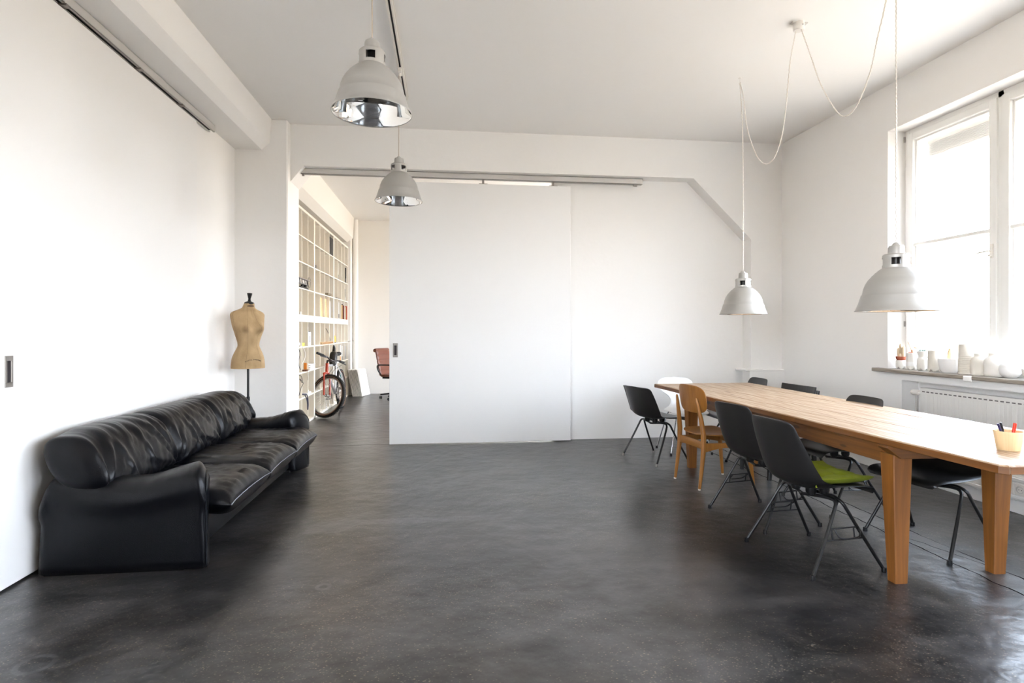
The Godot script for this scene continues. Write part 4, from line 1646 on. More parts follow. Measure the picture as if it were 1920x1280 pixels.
# ---------------------------------------------------------------- pendant lamps
func lamp_parts(t: Node3D) -> void:
	# origin at the middle of the rim
	var d := M.new()
	d.lathe([Vector2(0.2045, 0.0), Vector2(0.2045, 0.004), Vector2(0.200, 0.008), Vector2(0.186, 0.044), Vector2(0.1735, 0.086), Vector2(0.1715, 0.092), Vector2(0.1665, 0.097), Vector2(0.160, 0.130), Vector2(0.151, 0.155), Vector2(0.137, 0.180), Vector2(0.1205, 0.199), Vector2(0.119, 0.203), Vector2(0.106, 0.214), Vector2(0.1045, 0.218), Vector2(0.091, 0.228), Vector2(0.0895, 0.231), Vector2(0.078, 0.240), Vector2(0.068, 0.246)], 72)
	var sh := part("shade", d, mt.alu, t)
	var inn := M.new()
	inn.lathe([Vector2(0.2045, 0.0), Vector2(0.2025, 0.001), Vector2(0.198, 0.008), Vector2(0.184, 0.044), Vector2(0.171, 0.088), Vector2(0.164, 0.097), Vector2(0.157, 0.130), Vector2(0.148, 0.155), Vector2(0.134, 0.180), Vector2(0.116, 0.200), Vector2(0.09, 0.224), Vector2(0.066, 0.243)], 72, 0.0, TAU, true)
	part("reflector", inn, mt.mirror, sh, "polished mirror inside of the shade")
	var rim := M.new()
	var pts := []
	for i in 72:
		pts.append(Vector3(cos(TAU * i / 72) * 0.2035, 0.002, sin(TAU * i / 72) * 0.2035))
	rim.tube(pts, 0.0022, 6, true)
	part("rim", rim, mt.alu, sh)
	# vented neck: four openings
	var v := M.new()
	v.lathe([Vector2(0.068, 0.246), Vector2(0.068, 0.262)], 40)
	v.lathe([Vector2(0.068, 0.302), Vector2(0.067, 0.318), Vector2(0.061, 0.324), Vector2(0.040, 0.327)], 40)
	for k in 4:
		var a0 := TAU * k / 4.0 + 0.36
		var a1 := TAU * (k + 1) / 4.0 - 0.36
		var a := M.new()
		v.lathe([Vector2(0.068, 0.262), Vector2(0.068, 0.302)], 8, a0, a1)
		v.lathe([Vector2(0.0645, 0.262), Vector2(0.0645, 0.302)], 8, a0, a1, true)
		for e in [a0, a1]:
			var c := Vector3(cos(e), 0, sin(e))
			v.face([c * 0.0645 + Vector3(0, 0.262, 0), c * 0.068 + Vector3(0, 0.262, 0), c * 0.068 + Vector3(0, 0.302, 0), c * 0.0645 + Vector3(0, 0.302, 0)], c.cross(Vector3.UP) * (1.0 if e == a0 else -1.0))
	v.lathe([Vector2(0.0645, 0.246), Vector2(0.0645, 0.262), Vector2(0.068, 0.262)], 40, 0.0, TAU, true)
	v.lathe([Vector2(0.068, 0.302), Vector2(0.0645, 0.302), Vector2(0.0645, 0.318)], 40, 0.0, TAU, true)
	part("vented_neck", v, mt.alu, t)
	var c := M.new()
	c.lathe([Vector2(0.041, 0.325), Vector2(0.039, 0.362), Vector2(0.036, 0.372), Vector2(0.020, 0.377), Vector2(0.018, 0.384), Vector2(0.011, 0.390), Vector2(0.0, 0.391)], 32)
	part("cap", c, mt.alu, t)
	var s := M.new()
	s.lathe([Vector2(0.0, 0.326), Vector2(0.024, 0.322), Vector2(0.024, 0.25), Vector2(0.019, 0.245), Vector2(0.0, 0.245)], 20)
	var so := part("socket", s, mt.black_plastic, t)
	var b := M.new()
	b.lathe([Vector2(0.0, 0.150), Vector2(0.018, 0.155), Vector2(0.0285, 0.172), Vector2(0.027, 0.192), Vector2(0.016, 0.222), Vector2(0.0135, 0.246)], 24)
	part("bulb", b, mt.white_plastic, so)

func lamps() -> void:
	var g := "aluminium dome pendant lamps"
	var defs := [
		[Vector3(-0.377, 2.437, -2.993), "aluminium dome pendant on the ceiling track, nearest and highest lamp", 0.0],
		[Vector3(-0.400, 2.432, -4.975), "small looking aluminium dome pendant on the ceiling track, in front of the doorway", 0.75],
		[Vector3(2.683, 1.459, -4.83), "aluminium dome pendant low over the far half of the table", 0.95],
		[Vector3(2.545, 1.421, -2.925), "aluminium dome pendant low over the table, before the window", 0.85]]
	var first: Node3D
	for k in 4:
		var q: Array = defs[k]
		var t: Node3D
		if k == 0:
			t = thing("pendant_lamp", q[1], "pendant lamp", q[0], q[2], g)
			lamp_parts(t)
			first = t
		else:
			t = thing("pendant_lamp", q[1], "pendant lamp", q[0], q[2], g)
			for c in first.get_children():
				if c.name != "cord":
					t.add_child(c.duplicate(), true)
		var p: Vector3 = q[0]
		var m := M.new()
		m.T = Transform3D(Basis.from_euler(Vector3(0, -q[2], 0)), Vector3.ZERO)
		if k < 2:
			m.tube([Vector3(0, 0.388, 0), Vector3(0, (CEIL - 0.075) - p.y, 0)], 0.0032, 8)
			part("cord", m, mt.cord, t)
		elif k == 2:
			m.tube(twist(curve([Vector3(0, 0.388, 0), Vector3(0.0, 1.0, 0.0), Vector3(-0.008, 1.7, 0.0), Vector3(-0.03, CEIL - 0.045 - p.y, -0.003)], 0.012)), 0.0038, 6)
			m.tube(twist(curve([Vector3(-0.030, 2.096, -0.003), Vector3(-0.033, 1.951, 0.064), Vector3(-0.033, 1.642, 0.126), Vector3(-0.033, 1.361, 0.273), Vector3(-0.033, 1.243, 0.411), Vector3(-0.033, 1.256, 0.541), Vector3(-0.038, 1.392, 0.650), Vector3(-0.043, 1.599, 0.713), Vector3(-0.058, 1.910, 0.790), Vector3(-0.083, 2.089, 0.900)], 0.012)), 0.0038, 6)
			part("cord", m, mt.white_cord, t, "white twisted cord swagged to the ceiling rose")
			hook(t, Vector3(-0.03, CEIL - p.y, -0.003))
		else:
			m.tube(twist(curve([Vector3(0, 0.388, 0), Vector3(0.0, 1.2, 0.0), Vector3(0.005, CEIL - 0.045 - p.y, -0.006)], 0.012)), 0.0038, 6)
			m.tube(twist(curve([Vector3(0.005, 2.134, -0.006), Vector3(0.010, 1.820, -0.085), Vector3(0.020, 1.642, -0.162), Vector3(0.035, 1.457, -0.247), Vector3(0.035, 1.306, -0.360), Vector3(0.035, 1.291, -0.481), Vector3(0.040, 1.440, -0.610), Vector3(0.050, 1.641, -0.736), Vector3(0.060, 1.870, -0.845), Vector3(0.075, 2.129, -0.975)], 0.012)), 0.0038, 6)
			part("cord", m, mt.white_cord, t, "white twisted cord swagged to the ceiling rose")
			hook(t, Vector3(0.005, CEIL - p.y, -0.006))
	# ceiling rose where both cords meet
	var r := thing("ceiling_rose", "small white connection box on the ceiling where both cords end", "ceiling rose", Vector3(2.612, CEIL, -3.915))
	var b := M.new()
	b.lathe([Vector2(0.0, -0.058), Vector2(0.034, -0.058), Vector2(0.038, -0.054), Vector2(0.040, -0.008), Vector2(0.040, 0.0)], 28, 0.0, TAU, true)
	part("box", b, mt.white_plastic, r)
	var pl := M.new()
	pl.box(Vector3(-0.062, -0.008, -0.02), Vector3(0.062, 0.0, 0.02), 0.002)
	part("bracket", pl, mt.grey_paint, r)
	var sc := M.new()
	sc.T = at(Vector3(0.006, -0.03, 0.040), 0.0, PI / 2)
	sc.lathe([Vector2(0.004, 0.0), Vector2(0.004, 0.002), Vector2(0.0, 0.002)], 10)
	part("screw", sc, mt.slot, r)
	# light track
	var tr := thing("light_track", "white ceiling light track with a dark slot above the two left pendants", "light track", Vector3(-0.385, CEIL, -3.9))
	var tm := M.new()
	tm.box(Vector3(-0.022, -0.035, -1.66), Vector3(-0.008, 0.0, 2.4), 0.002)
	tm.box(Vector3(0.008, -0.035, -1.66), Vector3(0.022, 0.0, 2.4), 0.002)
	tm.box(Vector3(-0.022, -0.035, -1.70), Vector3(0.022, 0.0, -1.655), 0.002)
	tm.box(Vector3(-0.03, -0.004, -1.70), Vector3(0.03, 0.0, 2.4), 0.001)
	part("track_body", tm, mt.white_plastic, tr)
	var ts := M.new()
	ts.box(Vector3(-0.009, -0.02, -1.66), Vector3(0.009, -0.004, 2.4))
	part("slot", ts, mt.rail_dark, tr)
	for z in [-4.97, -2.993]:
		var ad := M.new()
		ad.T = at(Vector3(-0.005, 0, z + 3.9))
		ad.box(Vector3(-0.016, -0.06, -0.055), Vector3(0.016, -0.028, 0.055), 0.004)
		ad.lathe([Vector2(0.0, -0.085), Vector2(0.009, -0.085), Vector2(0.013, -0.06)], 14, 0.0, TAU, true)
		part("adapter", ad, mt.white_plastic, tr)

func twist(p: Array) -> Array:
	var o := []
	for i in p.size():
		var a := i * 1.9
		o.append(p[i] + Vector3(cos(a), 0, sin(a)) * (0.0016 if i > 0 and i < p.size() - 1 else 0.0))
	return o

func hook(t: Node3D, p: Vector3) -> void:
	var m := M.new()
	m.T = Transform3D(Basis.from_euler(Vector3(0, -t.rotation.y, 0)), Vector3.ZERO)
	m.tube(curve([p, p + Vector3(0, -0.03, 0), p + Vector3(0.008, -0.045, 0), p + Vector3(0.0, -0.056, 0), p + Vector3(-0.009, -0.046, 0)], 0.006), 0.0025, 6)
	m.T = m.T * at(p)
	m.lathe([Vector2(0.014, 0.0), Vector2(0.012, -0.004), Vector2(0.0, -0.005)], 12, 0.0, TAU, true)
	part("hook", m, mt.white_plastic, t)

# ---------------------------------------------------------------- dress form
func dress_form() -> void:
	var t := thing("dress_form", "tan canvas dressmaker torso on a black pole behind the sofa", "dress form", Vector3(-1.985, 0, -5.99), 0.74)
	# [height, half width, front, back, sideways, forward]
	var k := [
		[0.931, 0.156, 0.118, 0.128, 0.0, 0.0], [0.955, 0.1585, 0.120, 0.132, 0.0, 0.0], [1.03, 0.150, 0.115, 0.126, 0.0, 0.002], [1.085, 0.132, 0.104, 0.106, 0.0, 0.004], [1.14, 0.106, 0.092, 0.084, 0.0, 0.006], [1.165, 0.100, 0.088, 0.08, 0.0, 0.008],
		[1.20, 0.104, 0.090, 0.084, 0.0, 0.008], [1.255, 0.120, 0.098, 0.092, 0.0, 0.006], [1.31, 0.136, 0.104, 0.100, 0.0, 0.004], [1.36, 0.150, 0.104, 0.106, 0.0, 0.0], [1.41, 0.160, 0.094, 0.108, 0.0, -0.004], [1.45, 0.167, 0.080, 0.104, 0.0, -0.008],
		[1.475, 0.168, 0.070, 0.098, 0.0, -0.010], [1.492, 0.158, 0.062, 0.090, 0.0, -0.010], [1.505, 0.138, 0.056, 0.082, 0.0, -0.008], [1.518, 0.108, 0.052, 0.072, 0.0, -0.002], [1.530, 0.080, 0.052, 0.064, 0.0, 0.004], [1.542, 0.062, 0.051, 0.057, 0.0, 0.010], [1.56, 0.0525, 0.049, 0.051, 0.0, 0.016], [1.585, 0.047, 0.045, 0.046, 0.0, 0.024], [1.578, 0.041, 0.040, 0.040, 0.0, 0.024]]
	k.pop_back()
	var ks := smooth_rows(k, 5)
	var NA := 72
	var rows := []
	var at_body := func(q: Array, an: float) -> Vector3:
		var c := cos(an)
		var s := sin(an)
		var e := 2.35
		var kk := pow(pow(absf(c), e) + pow(absf(s), e), -1.0 / e)
		var d: float = q[2] if s > 0.0 else q[3]
		var p := Vector3(q[4] + q[1] * c * kk, q[0], q[5] + d * s * kk)
		if s > 0.0:
			for bx in [-0.076, 0.076]:                      # bust
				var g: float = exp(-(pow((p.x - bx) / 0.052, 2.0) + pow((q[0] - 1.325) / (0.058 if q[0] > 1.325 else 0.045), 2.0)))
				p.z += 0.050 * g
			p.z += 0.012 * exp(-(pow(p.x / 0.09, 2.0) + pow((q[0] - 1.04) / 0.07, 2.0)))
		# stitched arm plates close the shoulders
		var arm: float = smoothstep(0.10, 0.165, absf(p.x)) * smoothstep(1.33, 1.42, q[0]) * (1.0 - smoothstep(1.48, 1.52, q[0]))
		p.z *= 1.0 - 0.12 * arm
		return p
	for q in ks:
		var row := PackedVector3Array()
		for j in NA:
			row.append(at_body.call(q, TAU * j / NA))
		rows.append(row)
	var bot := PackedVector3Array()
	for p in rows[0]:
		bot.append(Vector3(0, 0.931, 0.0))
	rows.push_front(bot)
	var top := PackedVector3Array()
	for p in rows[rows.size() - 1]:
		top.append(Vector3(0, 1.586, 0.024))
	rows.push_back(top)
	var m := M.new()
	m.grid(rows, true)
	for i in m.v.size():
		m.uv[i] = Vector2(atan2(m.v[i].x, m.v[i].z) / TAU + 0.5, (m.v[i].y - 0.93) / 0.66)
	var body := part("torso", m, canvas_material(), t)
	var r := M.new()
	var pts := []
	for j in NA:
		pts.append(at_body.call([0.935, 0.1565, 0.1185, 0.1285, 0.0, 0.0], TAU * j / NA))
	r.tube(pts, 0.0035, 6, true)
	part("hem", r, mt.canvas, body)
	# neck cap and turned finial
	var f := M.new()
	f.T = at(Vector3(0, 1.580, 0.024), 0.0, 0.10)
	f.lathe([Vector2(0.044, 0.0), Vector2(0.0465, 0.004), Vector2(0.0465, 0.012), Vector2(0.040, 0.020), Vector2(0.020, 0.027), Vector2(0.013, 0.034), Vector2(0.0145, 0.042), Vector2(0.011, 0.048), Vector2(0.012, 0.056), Vector2(0.024, 0.102), Vector2(0.0245, 0.108), Vector2(0.020, 0.112), Vector2(0.0, 0.114)], 32)
	part("finial", f, mt.black_wood, t)
	# pole and three-footed stand
	var p := M.new()
	p.lathe([Vector2(0.0, 0.10), Vector2(0.0135, 0.10), Vector2(0.0135, 0.60), Vector2(0.017, 0.605), Vector2(0.017, 0.64), Vector2(0.0115, 0.645), Vector2(0.0115, 0.94)], 20)
	part("pole", p, mt.black_steel, t)
	for i in 3:
		var a := TAU * i / 3.0 + 0.5
		var d := Vector3(cos(a), 0, sin(a))
		var l := M.new()
		l.tube(curve([Vector3(0, 0.15, 0), d * 0.05 + Vector3(0, 0.13, 0), d * 0.13 + Vector3(0, 0.04, 0), d * 0.17 + Vector3(0, 0.0125, 0)], 0.02), 0.012, 10)
		part("foot", l, mt.black_steel, t)
	# lettering round the hip, each letter set on the cloth
	var word := "HAUTE COUTURE"
	var parts := M.new()
	var total := 0.0
	var adv := []
	var fnt := SystemFont.new()
	fnt.font_names = PackedStringArray(["Droid Serif"])
	fnt.font_weight = 700
	for ch in word:
		var w := 0.0105 if ch != " " else 0.008
		if ch == "I":
			w = 0.006
		adv.append(w)
		total += w
	var x := -total * 0.5
	for i in word.length():
		var ch := word[i]
		x += adv[i] * 0.5
		if ch != " ":
			var tm := TextMesh.new()
			tm.text = ch
			tm.font = fnt
			tm.font_size = 24
			tm.pixel_size = 0.00068
			tm.depth = 0.0012
			var s := x / (total * 0.5)
			var hgt := 1.022 - 0.020 * s * s
			var row := [hgt, 0.151, 0.116, 0.126, 0.0, 0.002]
			for q in ks:
				if absf(q[0] - hgt) < 0.012:
					row = q.duplicate()
			row[0] = hgt
			var an := PI * 0.5 - x / 0.125
			var pp: Vector3 = at_body.call(row, an)
			var p2: Vector3 = at_body.call(row, an - 0.02)
			var tang := (p2 - pp).normalized()
			var nrm := tang.cross(Vector3.UP).normalized()
			if nrm.dot(Vector3(pp.x, 0, pp.z)) < 0.0:
				nrm = -nrm
			var right := Vector3.UP.cross(nrm).normalized()
			var rot := Basis(right, Vector3.UP, nrm) * Basis.from_euler(Vector3(0, 0, -s * 0.30))
			var arr := tm.surface_get_arrays(0) if tm.get_surface_count() > 0 else []
			if arr.size() > 0:
				var tf := Transform3D(rot, pp + nrm * 0.0012)
				var base := parts.v.size()
				var av: PackedVector3Array = arr[Mesh.ARRAY_VERTEX]
				var anr: PackedVector3Array = arr[Mesh.ARRAY_NORMAL]
				for q in av.size():
					parts.v.append(tf * av[q])
					parts.n.append(rot * anr[q])
					parts.uv.append(Vector2.ZERO)
				var ai = arr[Mesh.ARRAY_INDEX]
				if ai != null and ai.size() > 0:
					for q in ai:
						parts.ix.append(base + q)
				else:
					for q in av.size():
						parts.ix.append(base + q)
		x += adv[i] * 0.5
	if parts.v.size() > 0:
		part("lettering", parts, mt.ink, body, "dark printed lettering in an arc over the hip")

func canvas_material() -> StandardMaterial3D:
	var S := 512
	var img := Image.create(S, S, false, Image.FORMAT_RGB8)
	var a := noise(12, 0.010, 4)
	var b := noise(13, 0.12, 2)
	for y in S:
		for x in S:
			var t := a.get_noise_2d(x * 1.0, y * 0.6) * 0.5 + 0.5
			var w := 0.5 + 0.5 * b.get_noise_2d(x * 1.6, y * 1.6)
			var c := Color(0.57, 0.46, 0.32).lerp(Color(0.75, 0.64, 0.48), clampf(t * 0.9 + 0.25 * (w - 0.5) + 0.1, 0.0, 1.0))
			# seams down the panels
			for s in [0.25, 0.40, 0.60, 0.75]:
				var bow: float = s + 0.03 * sin(float(y) / S * PI) * signf(0.5 - s)
				if absf(float(x) / S - bow) < 0.0026:
					c = c.darkened(0.14)
			# rubbed soiling on the bust, and the worn stamp on the neck
			for q in [Vector2(0.41, 0.60), Vector2(0.59, 0.60)]:
				var d := Vector2((float(x) / S - q.x) * 1.7, float(y) / S - q.y).length()
				c = c.lerp(Color(0.43, 0.33, 0.22), 0.45 * (1.0 - smoothstep(0.02, 0.085, d)) * (0.6 + 0.6 * w))
			var e := Vector2((float(x) / S - 0.5) / 0.10, (float(y) / S - 0.952) / 0.017).length()
			if e < 1.0:
				c = c.lerp(Color(0.27, 0.20, 0.14), 0.75 * (0.5 + 0.8 * w) * (1.0 - smoothstep(0.8, 1.0, e)))
			img.set_pixel(x, y, c)
	img.generate_mipmaps()
	var m := mat(Color.WHITE, 0.85)
	m.albedo_texture = ImageTexture.create_from_image(img)
	return m

# ---------------------------------------------------------------- radiator, sockets, pots on the sill
func radiator() -> void:
	var t := thing("radiator", "white panel radiator in the niche below the window", "radiator", Vector3(4.15, 0.13, -3.83))
	var o := Vector3(-4.15, -0.13, 3.83)
	var p := M.new()
	p.box(Vector3(4.125, 0.15, -4.48) + o, Vector3(4.140, 0.815, -3.18) + o, 0.004)
	# shallow vertical corrugation of the front panel
	var z := -4.455
	while z < -3.21:
		p.box(Vector3(4.1235, 0.19, z) + o, Vector3(4.126, 0.762, z + 0.017) + o, 0.0012)
		z += 0.0335
	part("front_panel", p, mt.radiator, t)
	var b := M.new()
	b.box(Vector3(4.205, 0.15, -4.48) + o, Vector3(4.218, 0.81, -3.18) + o, 0.003)
	part("rear_panel", b, mt.radiator, t)
	var e := M.new()
	e.box(Vector3(4.135, 0.155, -4.484) + o, Vector3(4.215, 0.812, -4.478) + o, 0.002)
	e.box(Vector3(4.135, 0.155, -3.182) + o, Vector3(4.215, 0.812, -3.176) + o, 0.002)
	part("side_cover", e, mt.radiator, t)
	var g := M.new()
	for i in 43:
		var zz := -4.465 + i * 0.03
		g.box(Vector3(4.14, 0.803, zz) + o, Vector3(4.205, 0.812, zz + 0.008) + o)
	part("top_grille", g, mt.radiator, t)
	var s := M.new()
	for i in 29:
		var zz := -4.455 + i * 0.0435
		s.box(Vector3(4.1228, 0.777, zz) + o, Vector3(4.1262, 0.786, zz + 0.026) + o)
	var so := part("slots", s, mt.slot, t, "row of short dark slots along the upper edge")
	so.set_meta("kind", "stuff")
	var v := M.new()
	v.T = at(Vector3(4.15, 0.765, -4.49) + o, 0.0, -PI / 2)
	v.lathe([Vector2(0.0, -0.01), Vector2(0.012, -0.01), Vector2(0.012, 0.025), Vector2(0.020, 0.028), Vector2(0.0235, 0.035), Vector2(0.0235, 0.092), Vector2(0.019, 0.100), Vector2(0.009, 0.101), Vector2(0.009, 0.099), Vector2(0.0, 0.099)], 28)
	for i in 12:
		var a := TAU * i / 12.0
		v.tube([Vector3(cos(a) * 0.0235, 0.045, sin(a) * 0.0235), Vector3(cos(a) * 0.0235, 0.085, sin(a) * 0.0235)], 0.0016, 4)
	part("valve_knob", v, mt.white_plastic, t, "round white thermostat knob")
	var pi := M.new()
	pi.tube([Vector3(4.165, 0.765, -4.50) + o, Vector3(4.165, 0.765, -4.56) + o, Vector3(4.165, 0.12, -4.56) + o], 0.0085, 10)
	part("pipe", pi, mt.grey_paint, t)
	for k in 2:
		var s2 := thing("wall_socket", ["white wall socket in the cable duct, seen beside the near table leg", "white wall socket in the cable duct, at the right edge of the view"][k], "socket", Vector3(4.034, 0.185, [-3.615, -3.53][k]), 0.0, "sockets in the cable duct")
		var f := M.new()
		f.box(Vector3(-0.004, -0.04, -0.04), Vector3(0.003, 0.04, 0.04), 0.002)
		part("plate", f, mt.white_plastic, s2)
		var c := M.new()
		c.T = at(Vector3(-0.006, 0, 0), 0.0, 0.0, PI / 2)
		c.lathe([Vector2(0.026, 0.003), Vector2(0.025, 0.0), Vector2(0.0205, 0.0), Vector2(0.0195, -0.004), Vector2(0.0, -0.004)], 28, 0.0, TAU, true)
		part("insert", c, mt.grey_paint, s2)
		var h := M.new()
		for zz in [-0.0095, 0.0095]:
			h.T = at(Vector3(-0.0045, 0, zz), 0.0, 0.0, PI / 2)
			h.lathe([Vector2(0.0, 0.001), Vector2(0.0026, 0.001), Vector2(0.0026, -0.002)], 10)
		part("contact", h, mt.recess, s2)

# a pot cast in the foot of a bottle: lobed feet, lobes fading out with height
func lobed(pr: Array, lobes: int, foot: float) -> M:
	var rows := []
	var NA := 60
	for q in pr:
		var row := PackedVector3Array()
		for j in NA:
			var a := TAU * j / NA
			var k := 1.0 - smoothstep(0.0, foot, q.y)
			var w := 0.5 + 0.5 * cos(a * lobes)
			var r: float = q.x * (1.0 - 0.10 * k * (1.0 - w))
			var y: float = q.y + 0.016 * k * pow(1.0 - w, 1.5)
			row.append(Vector3(cos(a) * r, y, sin(a) * r))
		rows.append(row)
	var m := M.new()
	m.grid(rows, true)
	return m

func pot_profile(r: float, h: float, wall := 0.006) -> Array:
	return [Vector2(0.0, 0.006), Vector2(r * 0.55, 0.004), Vector2(r * 0.86, 0.0), Vector2(r * 0.98, 0.012), Vector2(r, 0.03), Vector2(r, h * 0.5), Vector2(r * 0.985, h - 0.003), Vector2(r * 0.96, h), Vector2(r - wall, h), Vector2(r - wall - 0.001, h - 0.004), Vector2(r - wall - 0.002, h * 0.72), Vector2(0.0, h * 0.70)]

func sill_pots() -> void:
	var g := "pale pots and vases on the window sill"
	var Y := 0.9605
	var X := 4.16
	# 1 cactus in a terracotta pot set into a lobed white pot
	var t := thing("plant_pot", "short white lobed pot under the terracotta cactus, first on the sill", "pot", Vector3(X, Y, -4.725), 0.3, g)
	part("pot", lobed(pot_profile(0.043, 0.080), 5, 0.035), mt.ceramic, t)
	var c := thing("cactus", "pale furry cactus in a small terracotta pot at the left end of the sill", "cactus", Vector3(X, Y + 0.058, -4.725))
	var tp := M.new()
	tp.lathe([Vector2(0.0, 0.0), Vector2(0.027, 0.0), Vector2(0.035, 0.032), Vector2(0.040, 0.034), Vector2(0.042, 0.056), Vector2(0.037, 0.056), Vector2(0.035, 0.048), Vector2(0.0, 0.048)], 32)
	part("pot", tp, mt.terracotta, c, "small terracotta pot")
	for q in [[Vector3(0.0, 0.048, 0.002), Vector3(0.0, 0.175, -0.004), 0.0135], [Vector3(-0.006, 0.048, -0.020), Vector3(-0.006, 0.135, -0.026), 0.012], [Vector3(0.004, 0.048, 0.022), Vector3(0.006, 0.155, 0.024), 0.0125], [Vector3(-0.016, 0.048, 0.008), Vector3(-0.020, 0.085, 0.010), 0.009]]:
		var m := M.new()
		var d: Vector3 = q[1] - q[0]
		var r: float = q[2]
		m.tube([q[0], q[0] + d * 0.2, q[0] + d * 0.5, q[0] + d * 0.8, q[0] + d * 0.93, q[1]], [r * 0.85, r, r, r * 0.95, r * 0.7, r * 0.2], 12)
		part("stem", m, mt.cactus, c)
	# 2 two-tone lobed bottle pot with a dried seedling
	t = thing("plant_pot", "tall white bottle-footed pot with a shiny lower half and dried sprig, second on the sill", "pot", Vector3(X, Y, -4.605), 0.0, g)
	part("pot", lobed(pot_profile(0.044, 0.152), 5, 0.04), mt.ceramic, t)
	var band := M.new()
	band.lathe([Vector2(0.0446, 0.035), Vector2(0.0452, 0.037), Vector2(0.0452, 0.07), Vector2(0.0446, 0.072)], 40)
	part("glazed_band", band, mt.white_shell, t)
	var soil := M.new()
	soil.lathe([Vector2(0.034, 0.148), Vector2(0.026, 0.156), Vector2(0.0, 0.158)], 20)
	part("soil", soil, mt.terracotta, t)
	var sp := M.new()
	sp.tube(curve([Vector3(0, 0.15, 0.0), Vector3(-0.004, 0.20, -0.012), Vector3(-0.008, 0.25, -0.036)], 0.01), 0.0018, 6)
	sp.tube(curve([Vector3(0, 0.15, 0.004), Vector3(0, 0.185, 0.012), Vector3(0, 0.20, 0.028)], 0.01), 0.002, 6)
	sp.tube([Vector3(0, 0.155, 0.004), Vector3(0, 0.178, 0.005)], [0.009, 0.006], 8)
	part("stalk", sp, mt.dry_leaf, t)
	var lf := M.new()
	lf.T = at(Vector3(0, 0.198, 0.042), 0.0, 0.35)
	lf.blob(Vector3(0.010, 0.0035, 0.022), 2.2, 5)
	part("leaf", lf, mt.dry_leaf, t)
	# 3 waisted pot with a grey succulent
	t = thing("plant_pot", "white pot with a narrow collar and grey succulent, third on the sill", "pot", Vector3(X, Y, -4.49), 0.5, g)
	part("pot", lobed([Vector2(0.0, 0.006), Vector2(0.036, 0.0), Vector2(0.042, 0.015), Vector2(0.0435, 0.04), Vector2(0.0435, 0.095), Vector2(0.040, 0.108), Vector2(0.032, 0.117), Vector2(0.031, 0.124), Vector2(0.036, 0.140), Vector2(0.043, 0.162), Vector2(0.043, 0.170), Vector2(0.039, 0.171), Vector2(0.031, 0.150), Vector2(0.0, 0.148)], 5, 0.03), mt.ceramic, t)
	for i in 11:
		var a := TAU * i * 0.382
		var e := 0.25 + 0.06 * i
		var m := M.new()
		var d := Vector3(cos(a) * cos(e), sin(e) * 1.3, sin(a) * cos(e)).normalized()
		m.tube([Vector3(0, 0.158, 0), Vector3(0, 0.158, 0) + d * 0.025, Vector3(0, 0.158, 0) + d * 0.052], [0.005, 0.006, 0.001], 7)
		part("leaf", m, mt.grey_leaf, t)
	# 4 tall lobed cylinder
	t = thing("plant_pot", "tall plain cream pot with deeply notched foot, left of the bowl", "pot", Vector3(X, Y, -4.368), 0.2, g)
	part("pot", lobed(pot_profile(0.049, 0.182), 5, 0.055), mt.plaster, t)
	# 5 bowl with a wooden cone
	var bo := thing("bowl", "wide smooth white bowl holding a small wooden cone on the sill", "bowl", Vector3(X, Y, -4.222), 0.0, g)
	var bm := M.new()
	bm.lathe([Vector2(0.0, 0.0), Vector2(0.048, 0.0), Vector2(0.052, 0.004), Vector2(0.066, 0.025), Vector2(0.076, 0.06), Vector2(0.081, 0.112), Vector2(0.080, 0.119), Vector2(0.076, 0.118), Vector2(0.072, 0.06), Vector2(0.05, 0.012), Vector2(0.0, 0.010)], 56)
	part("bowl_body", bm, mt.white_shell, bo)
	var cone := solo("wooden_cone", M.new().lathe([Vector2(0.0, 0.0), Vector2(0.021, 0.0), Vector2(0.0205, 0.10), Vector2(0.016, 0.155), Vector2(0.007, 0.192), Vector2(0.0, 0.196)], 24), mt.pale_wood, "pale wooden pointed cone standing in the white bowl on the sill", "cone", "", Vector3(X + 0.005, Y + 0.0105, -4.226))
	cone.rotation = Vector3(0, 0, 0)
	# 6 tall ribbed cylinder
	t = thing("vase", "tallest cream vase with fine horizontal ribs, right of the white bowl", "vase", Vector3(X, Y, -4.07), 0.0, g)
	var pr := [Vector2(0.0, 0.0), Vector2(0.052, 0.0), Vector2(0.056, 0.004)]
	for i in 11:
		pr.append(Vector2(0.0565, 0.012 + i * 0.0135))
		pr.append(Vector2(0.0540, 0.0165 + i * 0.0135))
		pr.append(Vector2(0.0540, 0.019 + i * 0.0135))
	pr.append_array([Vector2(0.0525, 0.165), Vector2(0.0515, 0.235), Vector2(0.050, 0.240), Vector2(0.046, 0.240), Vector2(0.045, 0.20), Vector2(0.0, 0.19)])
	part("vase_body", M.new().lathe(pr, 48), mt.plaster, t)
	# 7, 8 shouldered jars
	var faces := [[-3.958, 0.059, 0.172, mt.plaster, "cream shouldered jar with crackled sides, next to the tallest ribbed vase"], [-3.836, 0.066, 0.182, mt.ceramic, "white shouldered jar with slanting facets, between cream jar and white ball"]]
